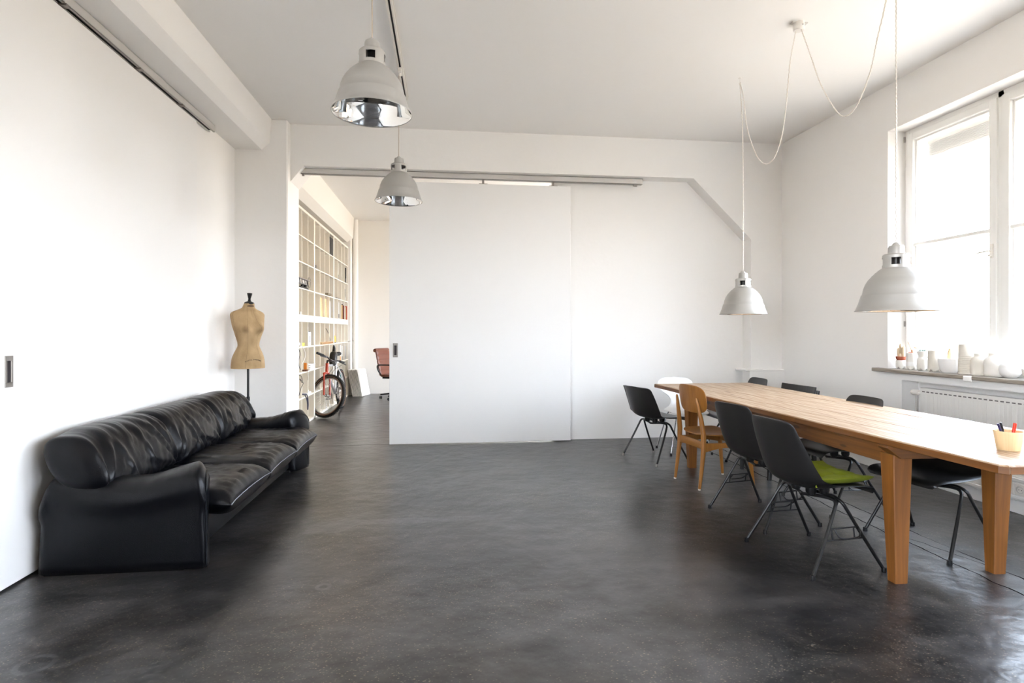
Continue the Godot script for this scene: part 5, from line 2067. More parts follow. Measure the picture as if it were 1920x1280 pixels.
	for k in 2:
		var q: Array = faces[k]
		var r: float = q[1]
		var h: float = q[2]
		t = thing("jar", q[4], "jar", Vector3(X, Y, q[0]), 0.0, g)
		var rows := []
		var NA := 64
		for p in [Vector2(0.0, 0.0), Vector2(0.80, 0.0), Vector2(0.92, 0.03), Vector2(1.0, 0.16), Vector2(1.0, 0.35), Vector2(1.0, 0.55), Vector2(0.97, 0.66), Vector2(0.85, 0.77), Vector2(0.66, 0.84), Vector2(0.585, 0.87), Vector2(0.575, 0.94), Vector2(0.60, 0.98), Vector2(0.56, 1.0), Vector2(0.50, 0.99), Vector2(0.48, 0.86), Vector2(0.0, 0.80)]:
			var row := PackedVector3Array()
			for j in NA:
				var a := TAU * j / NA
				var f: float = smoothstep(0.05, 0.2, p.y) * (1.0 - smoothstep(0.62, 0.8, p.y)) * (1.0 if p.x > 0.8 else 0.0)
				var rr: float = p.x * r * (1.0 + 0.03 * f * (absf(fposmod(a * 9.0 / TAU + p.y * (2.2 if k == 1 else 5.0), 1.0) - 0.5) * 2.0 - 0.5))
				row.append(Vector3(cos(a) * rr, p.y * h, sin(a) * rr))
			rows.append(row)
		part("jar_body", M.new().grid(rows, true), q[3], t)
	# 9 ball, 10 low pot at the edge
	var b := thing("ball_vase", "round white ball shaped vase at the right on the sill", "vase", Vector3(X, Y, -3.715), 0.0, g)
	part("vase_body", M.new().lathe([Vector2(0.0, 0.0), Vector2(0.03, 0.0), Vector2(0.048, 0.012), Vector2(0.062, 0.034), Vector2(0.0675, 0.062), Vector2(0.0635, 0.088), Vector2(0.050, 0.109), Vector2(0.030, 0.122), Vector2(0.012, 0.127), Vector2(0.010, 0.122), Vector2(0.0, 0.118)], 48), mt.white_shell, b)
	var l := thing("bowl", "white bowl cut by the right picture edge, beside the ball vase", "bowl", Vector3(X, Y, -3.545), 0.0, g)
	part("bowl_body", M.new().lathe([Vector2(0.0, 0.0), Vector2(0.04, 0.0), Vector2(0.062, 0.03), Vector2(0.07, 0.075), Vector2(0.066, 0.078), Vector2(0.055, 0.03), Vector2(0.0, 0.012)], 40), mt.ceramic, l)

# ---------------------------------------------------------------- the back room: bookcases and what is in them
const BX0 := -2.33
const BX1 := -1.94

func bookcases() -> void:
	var g := "white cube bookcases along the back room wall"
	var zs := [-7.25, -8.715, -10.20, -11.665]
	var names := [["nearest lower white bookcase, partly hidden by the pier and the sofa", "middle lower white bookcase behind the bicycle", "furthest lower white bookcase beside the leaning panels"],
		["nearest upper white bookcase holding the grey model", "middle upper white bookcase with the dark file box at its top", "furthest upper white bookcase with upright books and binders"]]
	for lvl in 2:
		for k in 3:
			var z0: float = zs[k + 1]
			var z1: float = zs[k]
			var y0: float = [0.0, 1.47][lvl]
			var y1: float = [1.47, 2.995][lvl]
			var low: float = 0.035 if lvl == 0 else 0.062
			var t := thing("bookcase", names[lvl][k], "bookcase", Vector3((BX0 + BX1) * 0.5, y0, (z0 + z1) * 0.5), 0.0, g)
			var o := -t.position
			var th := 0.034
			for q in [[z0, z0 + th], [z1 - th, z1]]:
				var m := M.new()
				m.box(Vector3(BX0, y0, q[0] + 0.001) + o, Vector3(BX1, y1, q[1] - 0.001) + o, 0.003)
				part("side_panel", m, mt.lacquer, t)
			var top := M.new()
			top.box(Vector3(BX0, y1 - 0.036, z0 + th) + o, Vector3(BX1, y1, z1 - th) + o, 0.003)
			part("top_board", top, mt.lacquer, t)
			var bt := M.new()
			bt.box(Vector3(BX0, y0, z0 + th) + o, Vector3(BX1, y0 + low, z1 - th) + o, 0.003)
			part("bottom_board", bt, mt.lacquer, t)
			var bk := M.new()
			bk.box(Vector3(BX0, y0 + low, z0 + th) + o, Vector3(BX0 + 0.01, y1 - 0.036, z1 - th) + o)
			part("back_panel", bk, mt.lacquer_back, t)
			for i in range(1, 4):
				var y := lerpf(y0 + low, y1 - 0.036, i / 4.0)
				var m := M.new()
				m.box(Vector3(BX0 + 0.01, y - 0.009, z0 + th) + o, Vector3(BX1 - 0.002, y + 0.009, z1 - th) + o, 0.002)
				part("shelf", m, mt.lacquer, t)
				var z := lerpf(z0 + th, z1 - th, i / 4.0)
				var d := M.new()
				d.box(Vector3(BX0 + 0.01, y0 + low, z - 0.008) + o, Vector3(BX1 - 0.003, y1 - 0.036, z + 0.008) + o, 0.002)
				part("divider", d, mt.lacquer, t)

# top of the board under row r (0 lowest) of level lvl
func shelf_y(lvl: int, r: int) -> float:
	var y0: float = [0.0, 1.47][lvl]
	var low: float = [0.035, 0.062][lvl]
	var y1: float = [1.47, 2.995][lvl] - 0.036
	return y0 + low if r == 0 else lerpf(y0 + low, y1, r / 4.0) + 0.009

func upright(n: String, label: String, cat: String, x1: float, y: float, z: float, size: Vector3, col: Color, group := "", spine := Color(0, 0, 0, 0)) -> void:
	# a book or binder standing with its spine towards the room
	var t := thing(n, label, cat, Vector3(x1 - size.x * 0.5, y, z), 0.0, group)
	var h := size * 0.5
	var b := M.new()
	b.box(Vector3(-h.x, 0, -h.z), Vector3(h.x, 0.0 + size.y, -h.z + 0.003), 0.0008)
	b.box(Vector3(-h.x, 0, h.z - 0.003), Vector3(h.x, size.y, h.z), 0.0008)
	b.box(Vector3(h.x - 0.004, 0, -h.z), Vector3(h.x, size.y, h.z), 0.001)
	part("cover", b, flat_mat(col, 0.5), t)
	var p := M.new()
	p.box(Vector3(-h.x + 0.004, 0.003, -h.z + 0.003), Vector3(h.x - 0.004, size.y - 0.004, h.z - 0.003))
	part("pages", p, flat_mat(Color(0.9, 0.88, 0.82), 0.8), t)
	if spine.a > 0.0:
		var s := M.new()
		s.box(Vector3(h.x - 0.002, size.y * 0.04, -h.z * 0.8), Vector3(h.x + 0.001, size.y * 0.30, h.z * 0.8))
		part("spine_label", s, flat_mat(spine, 0.5), t)

func box_thing(n: String, label: String, cat: String, lo: Vector3, hi: Vector3, col: Color, lid := 0.0, group := "") -> Node3D:
	var c := (lo + hi) * 0.5
	var t := thing(n, label, cat, Vector3(c.x, lo.y, c.z), 0.0, group)
	var o := -Vector3(c.x, lo.y, c.z)
	var m := M.new()
	m.box(lo + o, Vector3(hi.x, hi.y - lid, hi.z) + o, 0.003)
	part("body", m, flat_mat(col, 0.6), t)
	if lid > 0.0:
		var l := M.new()
		l.box(Vector3(lo.x - 0.002, hi.y - lid, lo.z - 0.002) + o, Vector3(hi.x + 0.002, hi.y, hi.z + 0.002) + o, 0.003)
		part("lid", l, flat_mat(col.lightened(0.08), 0.6), t)
	return t

func wire(n: String, label: String, pts: Array, r: float, col: Color, cat := "cable") -> void:
	var m := M.new()
	m.tube(curve(pts, 0.015), r, 6)
	solo(n, m, flat_mat(col, 0.5), label, cat)

func shelf_things() -> void:
	var W := Color(0.9, 0.89, 0.87)
	# upper bookcases
	var t := box_thing("file_box", "tall dark grey file box in the top row of the middle bookcase", "file box", Vector3(-2.25, shelf_y(1, 3), -10.15), Vector3(-1.945, shelf_y(1, 3) + 0.30, -9.875), Color(0.20, 0.195, 0.19))
	var s := M.new()
	s.box(Vector3(0.150, 0.05, -0.06), Vector3(0.1545, 0.25, -0.02))
	part("label_strip", s, flat_mat(Color(0.33, 0.32, 0.31)), t)
	box_thing("small_box", "small dark grey box lying in the second row of the middle bookcase", "box", Vector3(-2.08, shelf_y(1, 2), -8.92), Vector3(-1.96, shelf_y(1, 2) + 0.055, -8.80), Color(0.25, 0.24, 0.24), 0.012)
	model_on_shelf()
	upright("binder", "grey slanting binder beside a white roll in the middle upper bookcase", "binder", -1.98, shelf_y(1, 1), -9.875, Vector3(0.25, 0.29, 0.03), Color(0.55, 0.52, 0.49))
	var roll := M.new()
	roll.lathe([Vector2(0.0, 0.0), Vector2(0.028, 0.0), Vector2(0.028, 0.20), Vector2(0.022, 0.20), Vector2(0.022, 0.02), Vector2(0.0, 0.02)], 20)
	solo("paper_roll", roll, flat_mat(W), "white paper roll standing in the middle upper bookcase", "roll", "", Vector3(-2.02, shelf_y(1, 1), -9.97))
	box_thing("tray", "flat olive brown tray poking out of the middle upper bookcase", "tray", Vector3(-2.2, shelf_y(1, 1), -9.80), Vector3(-1.90, shelf_y(1, 1) + 0.035, -9.52), Color(0.50, 0.46, 0.38))
	var ps := M.new()
	for i in 3:
		ps.box(Vector3(-0.11 + 0.006 * i, 0.004 * i, -0.14), Vector3(0.12 + 0.004 * i, 0.0035 + 0.004 * i, 0.15 - 0.01 * i))
	solo("paper_stack", ps, flat_mat(Color(0.5, 0.49, 0.49)), "thin stack of dark papers in the furthest upper bookcase", "papers", "", Vector3(-2.06, shelf_y(1, 1), -10.60 + 0.02))
	var fig := thing("desk_clip", "small black jointed clamp in the top row of the furthest bookcase", "clamp", Vector3(-2.0, shelf_y(1, 3), -11.10))
	var fm := M.new()
	fm.tube(curve([Vector3(0, 0.0, -0.03), Vector3(0.01, 0.03, -0.03), Vector3(0, 0.05, 0.02), Vector3(0.01, 0.09, 0.0), Vector3(0, 0.13, 0.03)], 0.01), 0.011, 8)
	part("arm", fm, mt.black_steel, fig)
	var fb := M.new()
	fb.lathe([Vector2(0.0, 0.0), Vector2(0.03, 0.0), Vector2(0.03, 0.012), Vector2(0.0, 0.014)], 16)
	part("foot", fb, mt.black_steel, fig)
	var gb := "books and binders in the furthest upper bookcase"
	upright("binder", "black box file in the top right cell of the furthest bookcase", "binder", -1.99, shelf_y(1, 3), -11.45, Vector3(0.25, 0.28, 0.04), Color(0.80, 0.78, 0.75), gb, Color(0.07, 0.07, 0.07))
	upright("binder", "white binder with a dark spine foot in the second row", "binder", -1.96, shelf_y(1, 2), -10.69, Vector3(0.26, 0.30, 0.06), Color(0.86, 0.84, 0.81), gb, Color(0.12, 0.12, 0.12))
	upright("binder", "slim pale grey binder in the second row of the furthest bookcase", "binder", -1.96, shelf_y(1, 2), -11.04, Vector3(0.26, 0.27, 0.03), Color(0.62, 0.60, 0.58), gb, Color(0.1, 0.1, 0.1))
	upright("binder", "tall black binder in the second row, last cell", "binder", -1.95, shelf_y(1, 2), -11.46, Vector3(0.27, 0.30, 0.07), Color(0.09, 0.09, 0.09), gb, Color(0.7, 0.7, 0.68))
	upright("binder", "speckled dark book in the third row, last cell", "binder", -1.96, shelf_y(1, 1), -11.43, Vector3(0.22, 0.24, 0.035), Color(0.35, 0.34, 0.34), gb, Color(0.85, 0.85, 0.82))
	upright("binder", "white binder with black spine label in the lowest row of the furthest upper bookcase", "binder", -1.95, shelf_y(1, 0), -10.70, Vector3(0.27, 0.30, 0.065), Color(0.88, 0.87, 0.85), gb, Color(0.08, 0.08, 0.09))
	upright("book", "yellow spined book in the furthest upper bookcase", "book", -1.95, shelf_y(1, 0), -11.05, Vector3(0.22, 0.27, 0.05), Color(0.86, 0.60, 0.10), gb)
	upright("book", "black book next to the yellow spined one", "book", -1.95, shelf_y(1, 0), -11.115, Vector3(0.22, 0.29, 0.05), Color(0.10, 0.095, 0.09), gb)
	upright("book", "thin brick red book in the furthest upper bookcase", "book", -1.95, shelf_y(1, 0), -11.25, Vector3(0.21, 0.27, 0.03), Color(0.55, 0.22, 0.14), gb)
	upright("book", "thin orange red book at the far end of the lowest row", "book", -1.95, shelf_y(1, 0), -11.58, Vector3(0.21, 0.27, 0.035), Color(0.80, 0.36, 0.22), gb)
	upright("book", "cream book left of the orange red one", "book", -1.96, shelf_y(1, 0), -11.50, Vector3(0.21, 0.25, 0.04), Color(0.80, 0.72, 0.58), gb)
	for k in 2:
		var pm := M.new()
		pm.T = at(Vector3(-1.975, shelf_y(1, 0) + 0.001, [-9.29, -9.64][k]), 0.0, 0.0, 0.05)
		pm.box(Vector3(-0.012, 0, -0.165), Vector3(0.0, 0.315, 0.165), 0.001)
		solo("plywood_sheet", pm, mt.pale_wood, ["pale plywood sheet filling the left of two neighbouring cells", "pale plywood sheet filling the right of two neighbouring cells"][k], "sheet", "plywood sheets in the middle upper bookcase")
	upright("binder", "white binder in the lowest row of the middle upper bookcase", "binder", -1.95, shelf_y(1, 0), -9.90, Vector3(0.27, 0.29, 0.05), W, "white binders in the middle upper bookcase")
	upright("binder", "second white binder leaning next to the first in the middle upper bookcase", "binder", -1.96, shelf_y(1, 0), -9.975, Vector3(0.27, 0.27, 0.05), W.darkened(0.06), "white binders in the middle upper bookcase")
	box_thing("small_box", "tiny white box in the lowest row of the nearest upper bookcase", "box", Vector3(-2.03, shelf_y(1, 0), -8.02), Vector3(-1.95, shelf_y(1, 0) + 0.04, -7.93), W, 0.01)
	# lower bookcases
	var y3 := shelf_y(0, 3)
	var ct := box_thing("carton", "white carton with a dark top on the upper shelf of the nearest lower bookcase", "carton", Vector3(-2.12, y3, -8.56), Vector3(-1.955, y3 + 0.20, -8.38), Color(0.9, 0.89, 0.88))
	var cl := M.new()
	cl.box(Vector3(0.081, 0.05, -0.05), Vector3(0.0835, 0.14, 0.03))
	part("print", cl, flat_mat(Color(0.62, 0.62, 0.63)), ct)
	var cm := M.new()
	cm.box(Vector3(-0.07, 0.199, -0.07), Vector3(0.07, 0.212, 0.06), 0.003)
	part("cap", cm, flat_mat(Color(0.16, 0.15, 0.18)), ct)
	box_thing("small_box", "lime yellow box on the upper shelf of the nearest lower bookcase", "box", Vector3(-2.05, y3, -8.18), Vector3(-1.955, y3 + 0.05, -8.03), Color(0.80, 0.80, 0.30), 0.012)
	var bag := M.new()
	var nb := noise(5, 9.0, 3)
	bag.blob(Vector3(0.07, 0.04, 0.12), 2.4, 9, func(u, w): return w * (1.0 + 0.25 * nb.get_noise_3d(u.x, u.y, u.z)))
	solo("plastic_bag", bag.weld(), flat_mat(Color(0.88, 0.87, 0.86), 0.3), "crumpled white plastic bag on the upper shelf of the nearest lower bookcase", "bag", "", Vector3(-2.02, y3 + 0.038, -7.86))
	wire("cable", "black cable hanging over the nearest lower bookcase from its upper shelf", [Vector3(-1.95, y3 + 0.02, -7.73), Vector3(-1.925, y3 - 0.03, -7.75), Vector3(-1.925, 1.0, -7.80), Vector3(-1.93, 0.92, -7.77), Vector3(-1.925, 0.86, -7.75), Vector3(-1.93, 0.82, -7.80), Vector3(-1.93, 0.79, -7.84)], 0.004, Color(0.10, 0.09, 0.09))
	wire("cable", "white cable curving down from the upper shelf of the nearest lower bookcase", [Vector3(-1.95, y3 + 0.015, -7.90), Vector3(-1.925, y3 - 0.01, -7.95), Vector3(-1.925, 1.02, -8.06), Vector3(-1.925, 0.94, -8.07), Vector3(-1.94, 0.86, -7.98)], 0.005, Color(0.88, 0.86, 0.84))
	var y2 := shelf_y(0, 2)
	var pp := M.new()
	for i in 7:
		pp.T = at(Vector3(0.005 * sin(i * 2.1), 0.012 * i, 0.01 * cos(i * 1.7)), 0.12 * sin(i * 3.0))
		pp.box(Vector3(-0.10, 0.0, -0.15), Vector3(0.10, 0.010, 0.15), 0.001)
	solo("paper_stack", pp, flat_mat(W), "untidy stack of white papers on the second shelf of the nearest lower bookcase", "papers", "", Vector3(-2.03, y2, -8.52))
	box_thing("small_box", "upright orange packet beside the white papers", "packet", Vector3(-2.0, y2, -8.355), Vector3(-1.96, y2 + 0.11, -8.315), Color(0.85, 0.50, 0.12))
	var br := M.new()
	br.box(Vector3(-0.05, 0.0, -0.055), Vector3(0.05, 0.022, 0.055), 0.004)
	solo("wood_offcut", br, flat_mat(Color(0.36, 0.20, 0.12)), "small reddish brown wood offcut at the shelf edge", "offcut", "", Vector3(-1.965, y2, -8.18))
	wire("cable", "pale cord dangling below the brown wood offcut", [Vector3(-1.96, y2 + 0.01, -8.24), Vector3(-1.922, y2 - 0.02, -8.245), Vector3(-1.922, y2 - 0.09, -8.24), Vector3(-1.924, y2 - 0.13, -8.25)], 0.004, Color(0.78, 0.76, 0.73), "cord")
	var dk := M.new()
	dk.lathe([Vector2(0.0, 0.0), Vector2(0.028, 0.0), Vector2(0.03, 0.022), Vector2(0.02, 0.03), Vector2(0.0, 0.032)], 16)
	solo("tape_roll", dk, flat_mat(Color(0.13, 0.12, 0.2), 0.4), "small dark blue tape roll on the second shelf", "tape", "", Vector3(-1.985, y2, -7.80))
	wire("cable", "tangled black cable hanging under the second shelf of the nearest bookcase", [Vector3(-1.96, y2 + 0.01, -7.74), Vector3(-1.925, y2 - 0.02, -7.76), Vector3(-1.92, 0.70, -7.86), Vector3(-1.93, 0.66, -7.93), Vector3(-1.92, 0.61, -7.90), Vector3(-1.93, 0.67, -7.80), Vector3(-1.92, 0.60, -7.95), Vector3(-1.93, 0.53, -7.86), Vector3(-1.925, 0.46, -7.76), Vector3(-1.94, 0.42, -7.73)], 0.004, Color(0.10, 0.09, 0.09))
	var y1 := shelf_y(0, 1)
	var ye := M.new()
	ye.blob(Vector3(0.045, 0.022, 0.06), 3.0, 6)
	solo("sponge", ye, flat_mat(Color(0.86, 0.60, 0.12), 0.8), "amber yellow sponge on the third shelf of the nearest bookcase", "sponge", "", Vector3(-1.99, y1 + 0.0225, -7.80))
	wire("strap", "dark blue strap hanging over the third shelf edge", [Vector3(-2.0, y1 + 0.03, -7.99), Vector3(-1.94, y1 + 0.045, -8.05), Vector3(-1.92, y1 - 0.01, -8.12), Vector3(-1.92, y1 - 0.09, -8.19), Vector3(-1.922, y1 - 0.19, -8.22), Vector3(-1.92, y1 - 0.10, -8.23), Vector3(-1.93, y1 + 0.02, -8.19), Vector3(-1.99, y1 + 0.03, -8.10)], 0.008, Color(0.12, 0.13, 0.24), "strap")
	var wp := M.new()
	wp.box(Vector3(-0.08, 0.0, -0.12), Vector3(0.08, 0.035, 0.12), 0.006)
	wp.T = at(Vector3(0, 0.036, 0.01), 0.3)
	wp.box(Vector3(-0.07, 0.0, -0.10), Vector3(0.07, 0.03, 0.09), 0.006)
	solo("folded_cloth", wp, flat_mat(Color(0.86, 0.86, 0.87), 0.9), "folded white cloths on the third shelf of the nearest bookcase", "cloth", "", Vector3(-2.03, y1, -8.43))
	var pg := thing("power_adapter", "black and white power adapter low in the nearest bookcase", "adapter", Vector3(-1.99, shelf_y(0, 0), -7.82))
	var p1 := M.new()
	p1.box(Vector3(-0.03, 0.0, -0.045), Vector3(0.03, 0.05, 0.02), 0.006)
	part("body", p1, flat_mat(Color(0.09, 0.09, 0.09)), pg)
	var p2 := M.new()
	p2.box(Vector3(-0.025, 0.0, 0.02), Vector3(0.025, 0.04, 0.06), 0.006)
	part("plug", p2, flat_mat(W), pg)
	# middle and far lower bookcases
	var hb := thing("wooden_board", "long flat wooden board on the upper shelf of the middle lower bookcase", "board", Vector3(-1.99, y3, -9.57))
	var hm := M.new()
	hm.box(Vector3(-0.05, 0.0, -0.44), Vector3(0.08, 0.035, 0.44), 0.003)
	part("plank", hm, mt.pale_wood, hb)
	var ln := M.new()
	ln.box(Vector3(0.079, 0.006, -0.41), Vector3(0.081, 0.029, 0.41))
	part("edge_band", ln, mt.oak, hb)
	wire("wire_stem", "thin black wire arching up from the wooden board", [Vector3(-1.97, y3 + 0.03, -9.98), Vector3(-1.965, y3 + 0.07, -9.96), Vector3(-1.96, y3 + 0.15, -9.86), Vector3(-1.955, y3 + 0.22, -9.70), Vector3(-1.95, y3 + 0.255, -9.57)], 0.0045, Color(0.12, 0.11, 0.10), "wire")
	var yb := thing("yellow_bottle", "yellow bottle with a dark base on the furthest lower bookcase", "bottle", Vector3(-1.99, y3, -10.43))
	yb.position.y = y3
	part("bottle_body", M.new().lathe([Vector2(0.0, 0.012), Vector2(0.036, 0.012), Vector2(0.037, 0.10), Vector2(0.03, 0.118), Vector2(0.02, 0.125), Vector2(0.02, 0.14), Vector2(0.0, 0.14)], 20), flat_mat(Color(0.88, 0.68, 0.08), 0.4), yb)
	part("base", M.new().lathe([Vector2(0.0, 0.0), Vector2(0.039, 0.0), Vector2(0.039, 0.014), Vector2(0.0, 0.014)], 20), flat_mat(Color(0.15, 0.12, 0.06)), yb)
	var st := M.new()
	st.tube([Vector3(-1.97, y3 + 0.006, -11.30), Vector3(-1.86, y3 + 0.014, -11.93)], 0.0055, 8)
	solo("metal_rod", st, mt.steel, "thin grey metal rod sticking out past the furthest lower bookcase", "rod")
	upright("binder", "white binder with an orange spine label in the furthest lower bookcase", "binder", -1.95, y2, -10.86, Vector3(0.27, 0.30, 0.07), Color(0.90, 0.88, 0.85), "binders in the furthest lower bookcase", Color(0.90, 0.50, 0.10))
	upright("binder", "white binder with a black spine label in the furthest lower bookcase", "binder", -1.95, y2, -11.04, Vector3(0.27, 0.28, 0.07), Color(0.88, 0.87, 0.86), "binders in the furthest lower bookcase", Color(0.10, 0.10, 0.11))
	upright("binder", "slim pale binder at the far end of the furthest lower bookcase", "binder", -1.95, y2, -11.42, Vector3(0.27, 0.27, 0.03), Color(0.80, 0.79, 0.78), "binders in the furthest lower bookcase", Color(0.2, 0.2, 0.2))
	var wb := thing("white_bottle", "white bottle with a purple label low in the furthest bookcase", "bottle", Vector3(-1.98, y1 + 0.03, -10.70))
	wb.position.y = y1
	part("bottle_body", M.new().lathe([Vector2(0.0, 0.0), Vector2(0.045, 0.0), Vector2(0.046, 0.18), Vector2(0.03, 0.21), Vector2(0.0175, 0.22), Vector2(0.0175, 0.26), Vector2(0.0, 0.26)], 20), mt.white_plastic, wb)
	part("label", M.new().lathe([Vector2(0.0465, 0.09), Vector2(0.0475, 0.091), Vector2(0.0475, 0.15), Vector2(0.0465, 0.151)], 20), flat_mat(Color(0.34, 0.16, 0.50)), wb)
	var cloth := M.new()
	cloth.blob(Vector3(0.07, 0.06, 0.20), 2.3, 10, func(u, w): return w * (1.0 + 0.30 * nb.get_noise_3d(u.x * 1.4 + 4.0, u.y * 1.4, u.z * 1.4)))
	solo("teal_cloth", cloth.weld(), flat_mat(Color(0.10, 0.36, 0.36), 0.9), "crumpled teal cloth low in the furthest bookcase", "cloth", "", Vector3(-2.0, y1 + 0.055, -11.0))

func model_on_shelf() -> void:
	var y := shelf_y(1, 1)
	var t := thing("model_aircraft", "grey and white model flying machine with a wire ring on the nearest upper bookcase", "model", Vector3(-1.99, y, -8.08))
	var b := M.new()
	b.T = at(Vector3(0, 0.10, 0))
	b.box(Vector3(-0.03, -0.03, -0.22), Vector3(0.03, 0.03, 0.20), 0.012)
	part("hull", b, flat_mat(Color(0.82, 0.80, 0.78)), t)
	var w := M.new()
	w.box(Vector3(-0.09, 0.12, -0.30), Vector3(0.07, 0.128, 0.30), 0.003)
	w.box(Vector3(-0.08, 0.055, -0.26), Vector3(0.06, 0.062, 0.27), 0.003)
	part("wing", w, flat_mat(Color(0.66, 0.64, 0.62)), t)
	var s := M.new()
	for z in [-0.2, -0.07, 0.08, 0.22]:
		s.tube([Vector3(0.05, 0.058, z), Vector3(0.05, 0.124, z + 0.03)], 0.004, 6)
		s.tube([Vector3(0.03, 0.0, z), Vector3(0.03, 0.06, z + 0.02)], 0.005, 6)
	s.box(Vector3(-0.05, 0.0, -0.24), Vector3(0.06, 0.016, 0.22), 0.004)
	part("undercarriage", s, mt.black_steel, t)
	var r := M.new()
	var pts := []
	for i in 28:
		pts.append(Vector3(0.06, 0.10 + 0.075 * sin(TAU * i / 28), -0.26 + 0.075 * cos(TAU * i / 28)))
	r.tube(pts, 0.003, 6, true)
	part("ring", r, mt.black_steel, t)
	var e := M.new()
	e.T = at(Vector3(0.045, 0.03, 0.08), 0.0, 0.0, PI / 2)
	e.lathe([Vector2(0.0, -0.01), Vector2(0.03, -0.01), Vector2(0.03, 0.012), Vector2(0.0, 0.012)], 18)
	e.T = at(Vector3(0.045, 0.03, -0.10), 0.0, 0.0, PI / 2)
	e.lathe([Vector2(0.0, -0.01), Vector2(0.03, -0.01), Vector2(0.03, 0.012), Vector2(0.0, 0.012)], 18)
	part("wheel", e, mt.rubber, t)

func bicycle() -> void:
	# local: +z forward, tyres on y = 0; leaning left against the bookcases
	var t := thing("bicycle", "silver and orange red mountain bike leaning on the bookcases with turned front wheel", "bicycle", Vector3(-1.765, 0, -9.33), 0.0)
	t.rotation = Vector3(0, -0.03, 0.045)
	var silver := mat(Color(0.80, 0.80, 0.81), 0.3, 0.35)
	var red := mat(Color(0.66, 0.21, 0.075), 0.35)
	var R := 0.315
	var ra := Vector3(0, 0.33, -0.53)
	var bb := Vector3(0, 0.30, -0.09)
	var hb := Vector3(0, 0.665, 0.40)
	var ht := Vector3(0, 0.80, 0.352)
	var sc := Vector3(0, 0.77, -0.26)
	var f := M.new()
	f.tube([ht + (hb - ht) * 0.2, sc + Vector3(0, -0.02, 0.005)], 0.019, 12)
	f.tube([hb + Vector3(0, 0.02, -0.01), bb], 0.023, 12)
	f.tube([bb, sc], 0.017, 12)
	for s in [-1.0, 1.0]:
		f.tube([bb + Vector3(0.02 * s, 0, 0), Vector3(0.055 * s, 0.32, -0.33), ra + Vector3(0.065 * s, 0, 0)], 0.0105, 8)
		f.tube([sc + Vector3(0.015 * s, -0.04, 0.01), Vector3(0.05 * s, 0.60, -0.36), ra + Vector3(0.065 * s, 0, 0)], 0.009, 8)
	part("frame", f, silver, t)
	var hd := M.new()
	hd.tube([hb + (hb - ht) * 0.08, ht + (ht - hb) * 0.05], 0.024, 14)
	part("head_tube", hd, red, t, "orange red head tube")
	wheel(t, Transform3D(Basis.IDENTITY, ra), R)
	# steered front: fork, wheel and handlebar turn together about the head tube
	var ax := (ht - hb).normalized()
	var st := Transform3D(Basis(ax, 1.12), Vector3.ZERO)
	st.origin = hb - st.basis * hb
	var fa := Vector3(0, 0.33, 0.545)
	var fk := M.new()
	fk.T = st
	var d := (hb - ht).normalized()
	var crown := hb + d * 0.03
	fk.tube([crown + Vector3(-0.07, 0, 0), crown + Vector3(-0.03, 0.025, 0), crown + Vector3(0.03, 0.025, 0), crown + Vector3(0.07, 0, 0)], 0.019, 10)
	for s in [-1.0, 1.0]:
		fk.tube([crown + Vector3(0.066 * s, 0.01, 0), crown.lerp(fa, 0.42) + Vector3(0.066 * s, 0, 0)], 0.0125, 10)
		fk.tube([crown.lerp(fa, 0.40) + Vector3(0.066 * s, 0, 0), fa + Vector3(0.066 * s, 0, -0.008)], 0.0165, 10)
	part("fork", fk, red, t, "orange red suspension fork")
	wheel(t, st * Transform3D(Basis.IDENTITY, fa), R)
	var hbM := M.new()
	hbM.T = st
	var stem_top := ht + ax * 0.05
	hbM.tube([ht, stem_top, stem_top + Vector3(0, 0.02, 0.09)], 0.016, 10)
	hbM.tube(curve([stem_top + Vector3(-0.31, 0.055, 0.05), stem_top + Vector3(-0.12, 0.045, 0.085), stem_top + Vector3(-0.05, 0.02, 0.09), stem_top + Vector3(0.05, 0.02, 0.09), stem_top + Vector3(0.12, 0.045, 0.085), stem_top + Vector3(0.31, 0.055, 0.05)], 0.03), 0.012, 10)
	var hbn := part("handlebar", hbM, mt.black_steel, t)
	for s in [-1.0, 1.0]:
		var g := M.new()
		g.T = st
		g.tube([stem_top + Vector3(0.19 * s, 0.05, 0.072), stem_top + Vector3(0.315 * s, 0.055, 0.049)], 0.019, 12)
		part("grip", g, mt.rubber, hbn)
		var lv := M.new()
		lv.T = st
		lv.tube(curve([stem_top + Vector3(0.16 * s, 0.045, 0.09), stem_top + Vector3(0.19 * s, 0.03, 0.13), stem_top + Vector3(0.30 * s, 0.025, 0.12)], 0.02), 0.007, 8)
		part("brake_lever", lv, mt.black_steel, hbn)
		var cb := M.new()
		cb.T = st
		cb.tube(curve([stem_top + Vector3(0.16 * s, 0.04, 0.10), stem_top + Vector3(0.12 * s, 0.0, 0.20), stem_top + Vector3(0.03 * s, -0.10, 0.17), hb + Vector3(0.04 * s, -0.02, 0.06)], 0.02), 0.003, 6)
		part("brake_cable", cb, mt.black_steel, hbn)
	# saddle and post
	var sp := M.new()
	sp.tube([sc + Vector3(0, -0.05, 0.014), sc + Vector3(0, 0.13, -0.045)], 0.014, 10)
	part("seat_post", sp, mt.steel, t)
	var sd := M.new()
	sd.T = at(sc + Vector3(0, 0.155, -0.05))
	sd.blob(Vector3(0.075, 0.032, 0.135), 2.6, 9, func(u, w): return Vector3(w.x * (0.32 + 0.68 * smoothstep(0.6, -0.5, u.z)), w.y + 0.012 * u.z * u.z, w.z))
	part("saddle", sd.weld(), mt.rubber, t)
	var bg := M.new()
	bg.T = at(Vector3(0, 0.86, -0.08))
	bg.blob(Vector3(0.06, 0.12, 0.075), 3.0, 8, func(u, w): return Vector3(w.x, w.y, w.z - 0.05 * u.y))
	part("child_seat", bg.weld(), mt.black_plastic, t, "small black seat mounted on the frame")
	var bs := M.new()
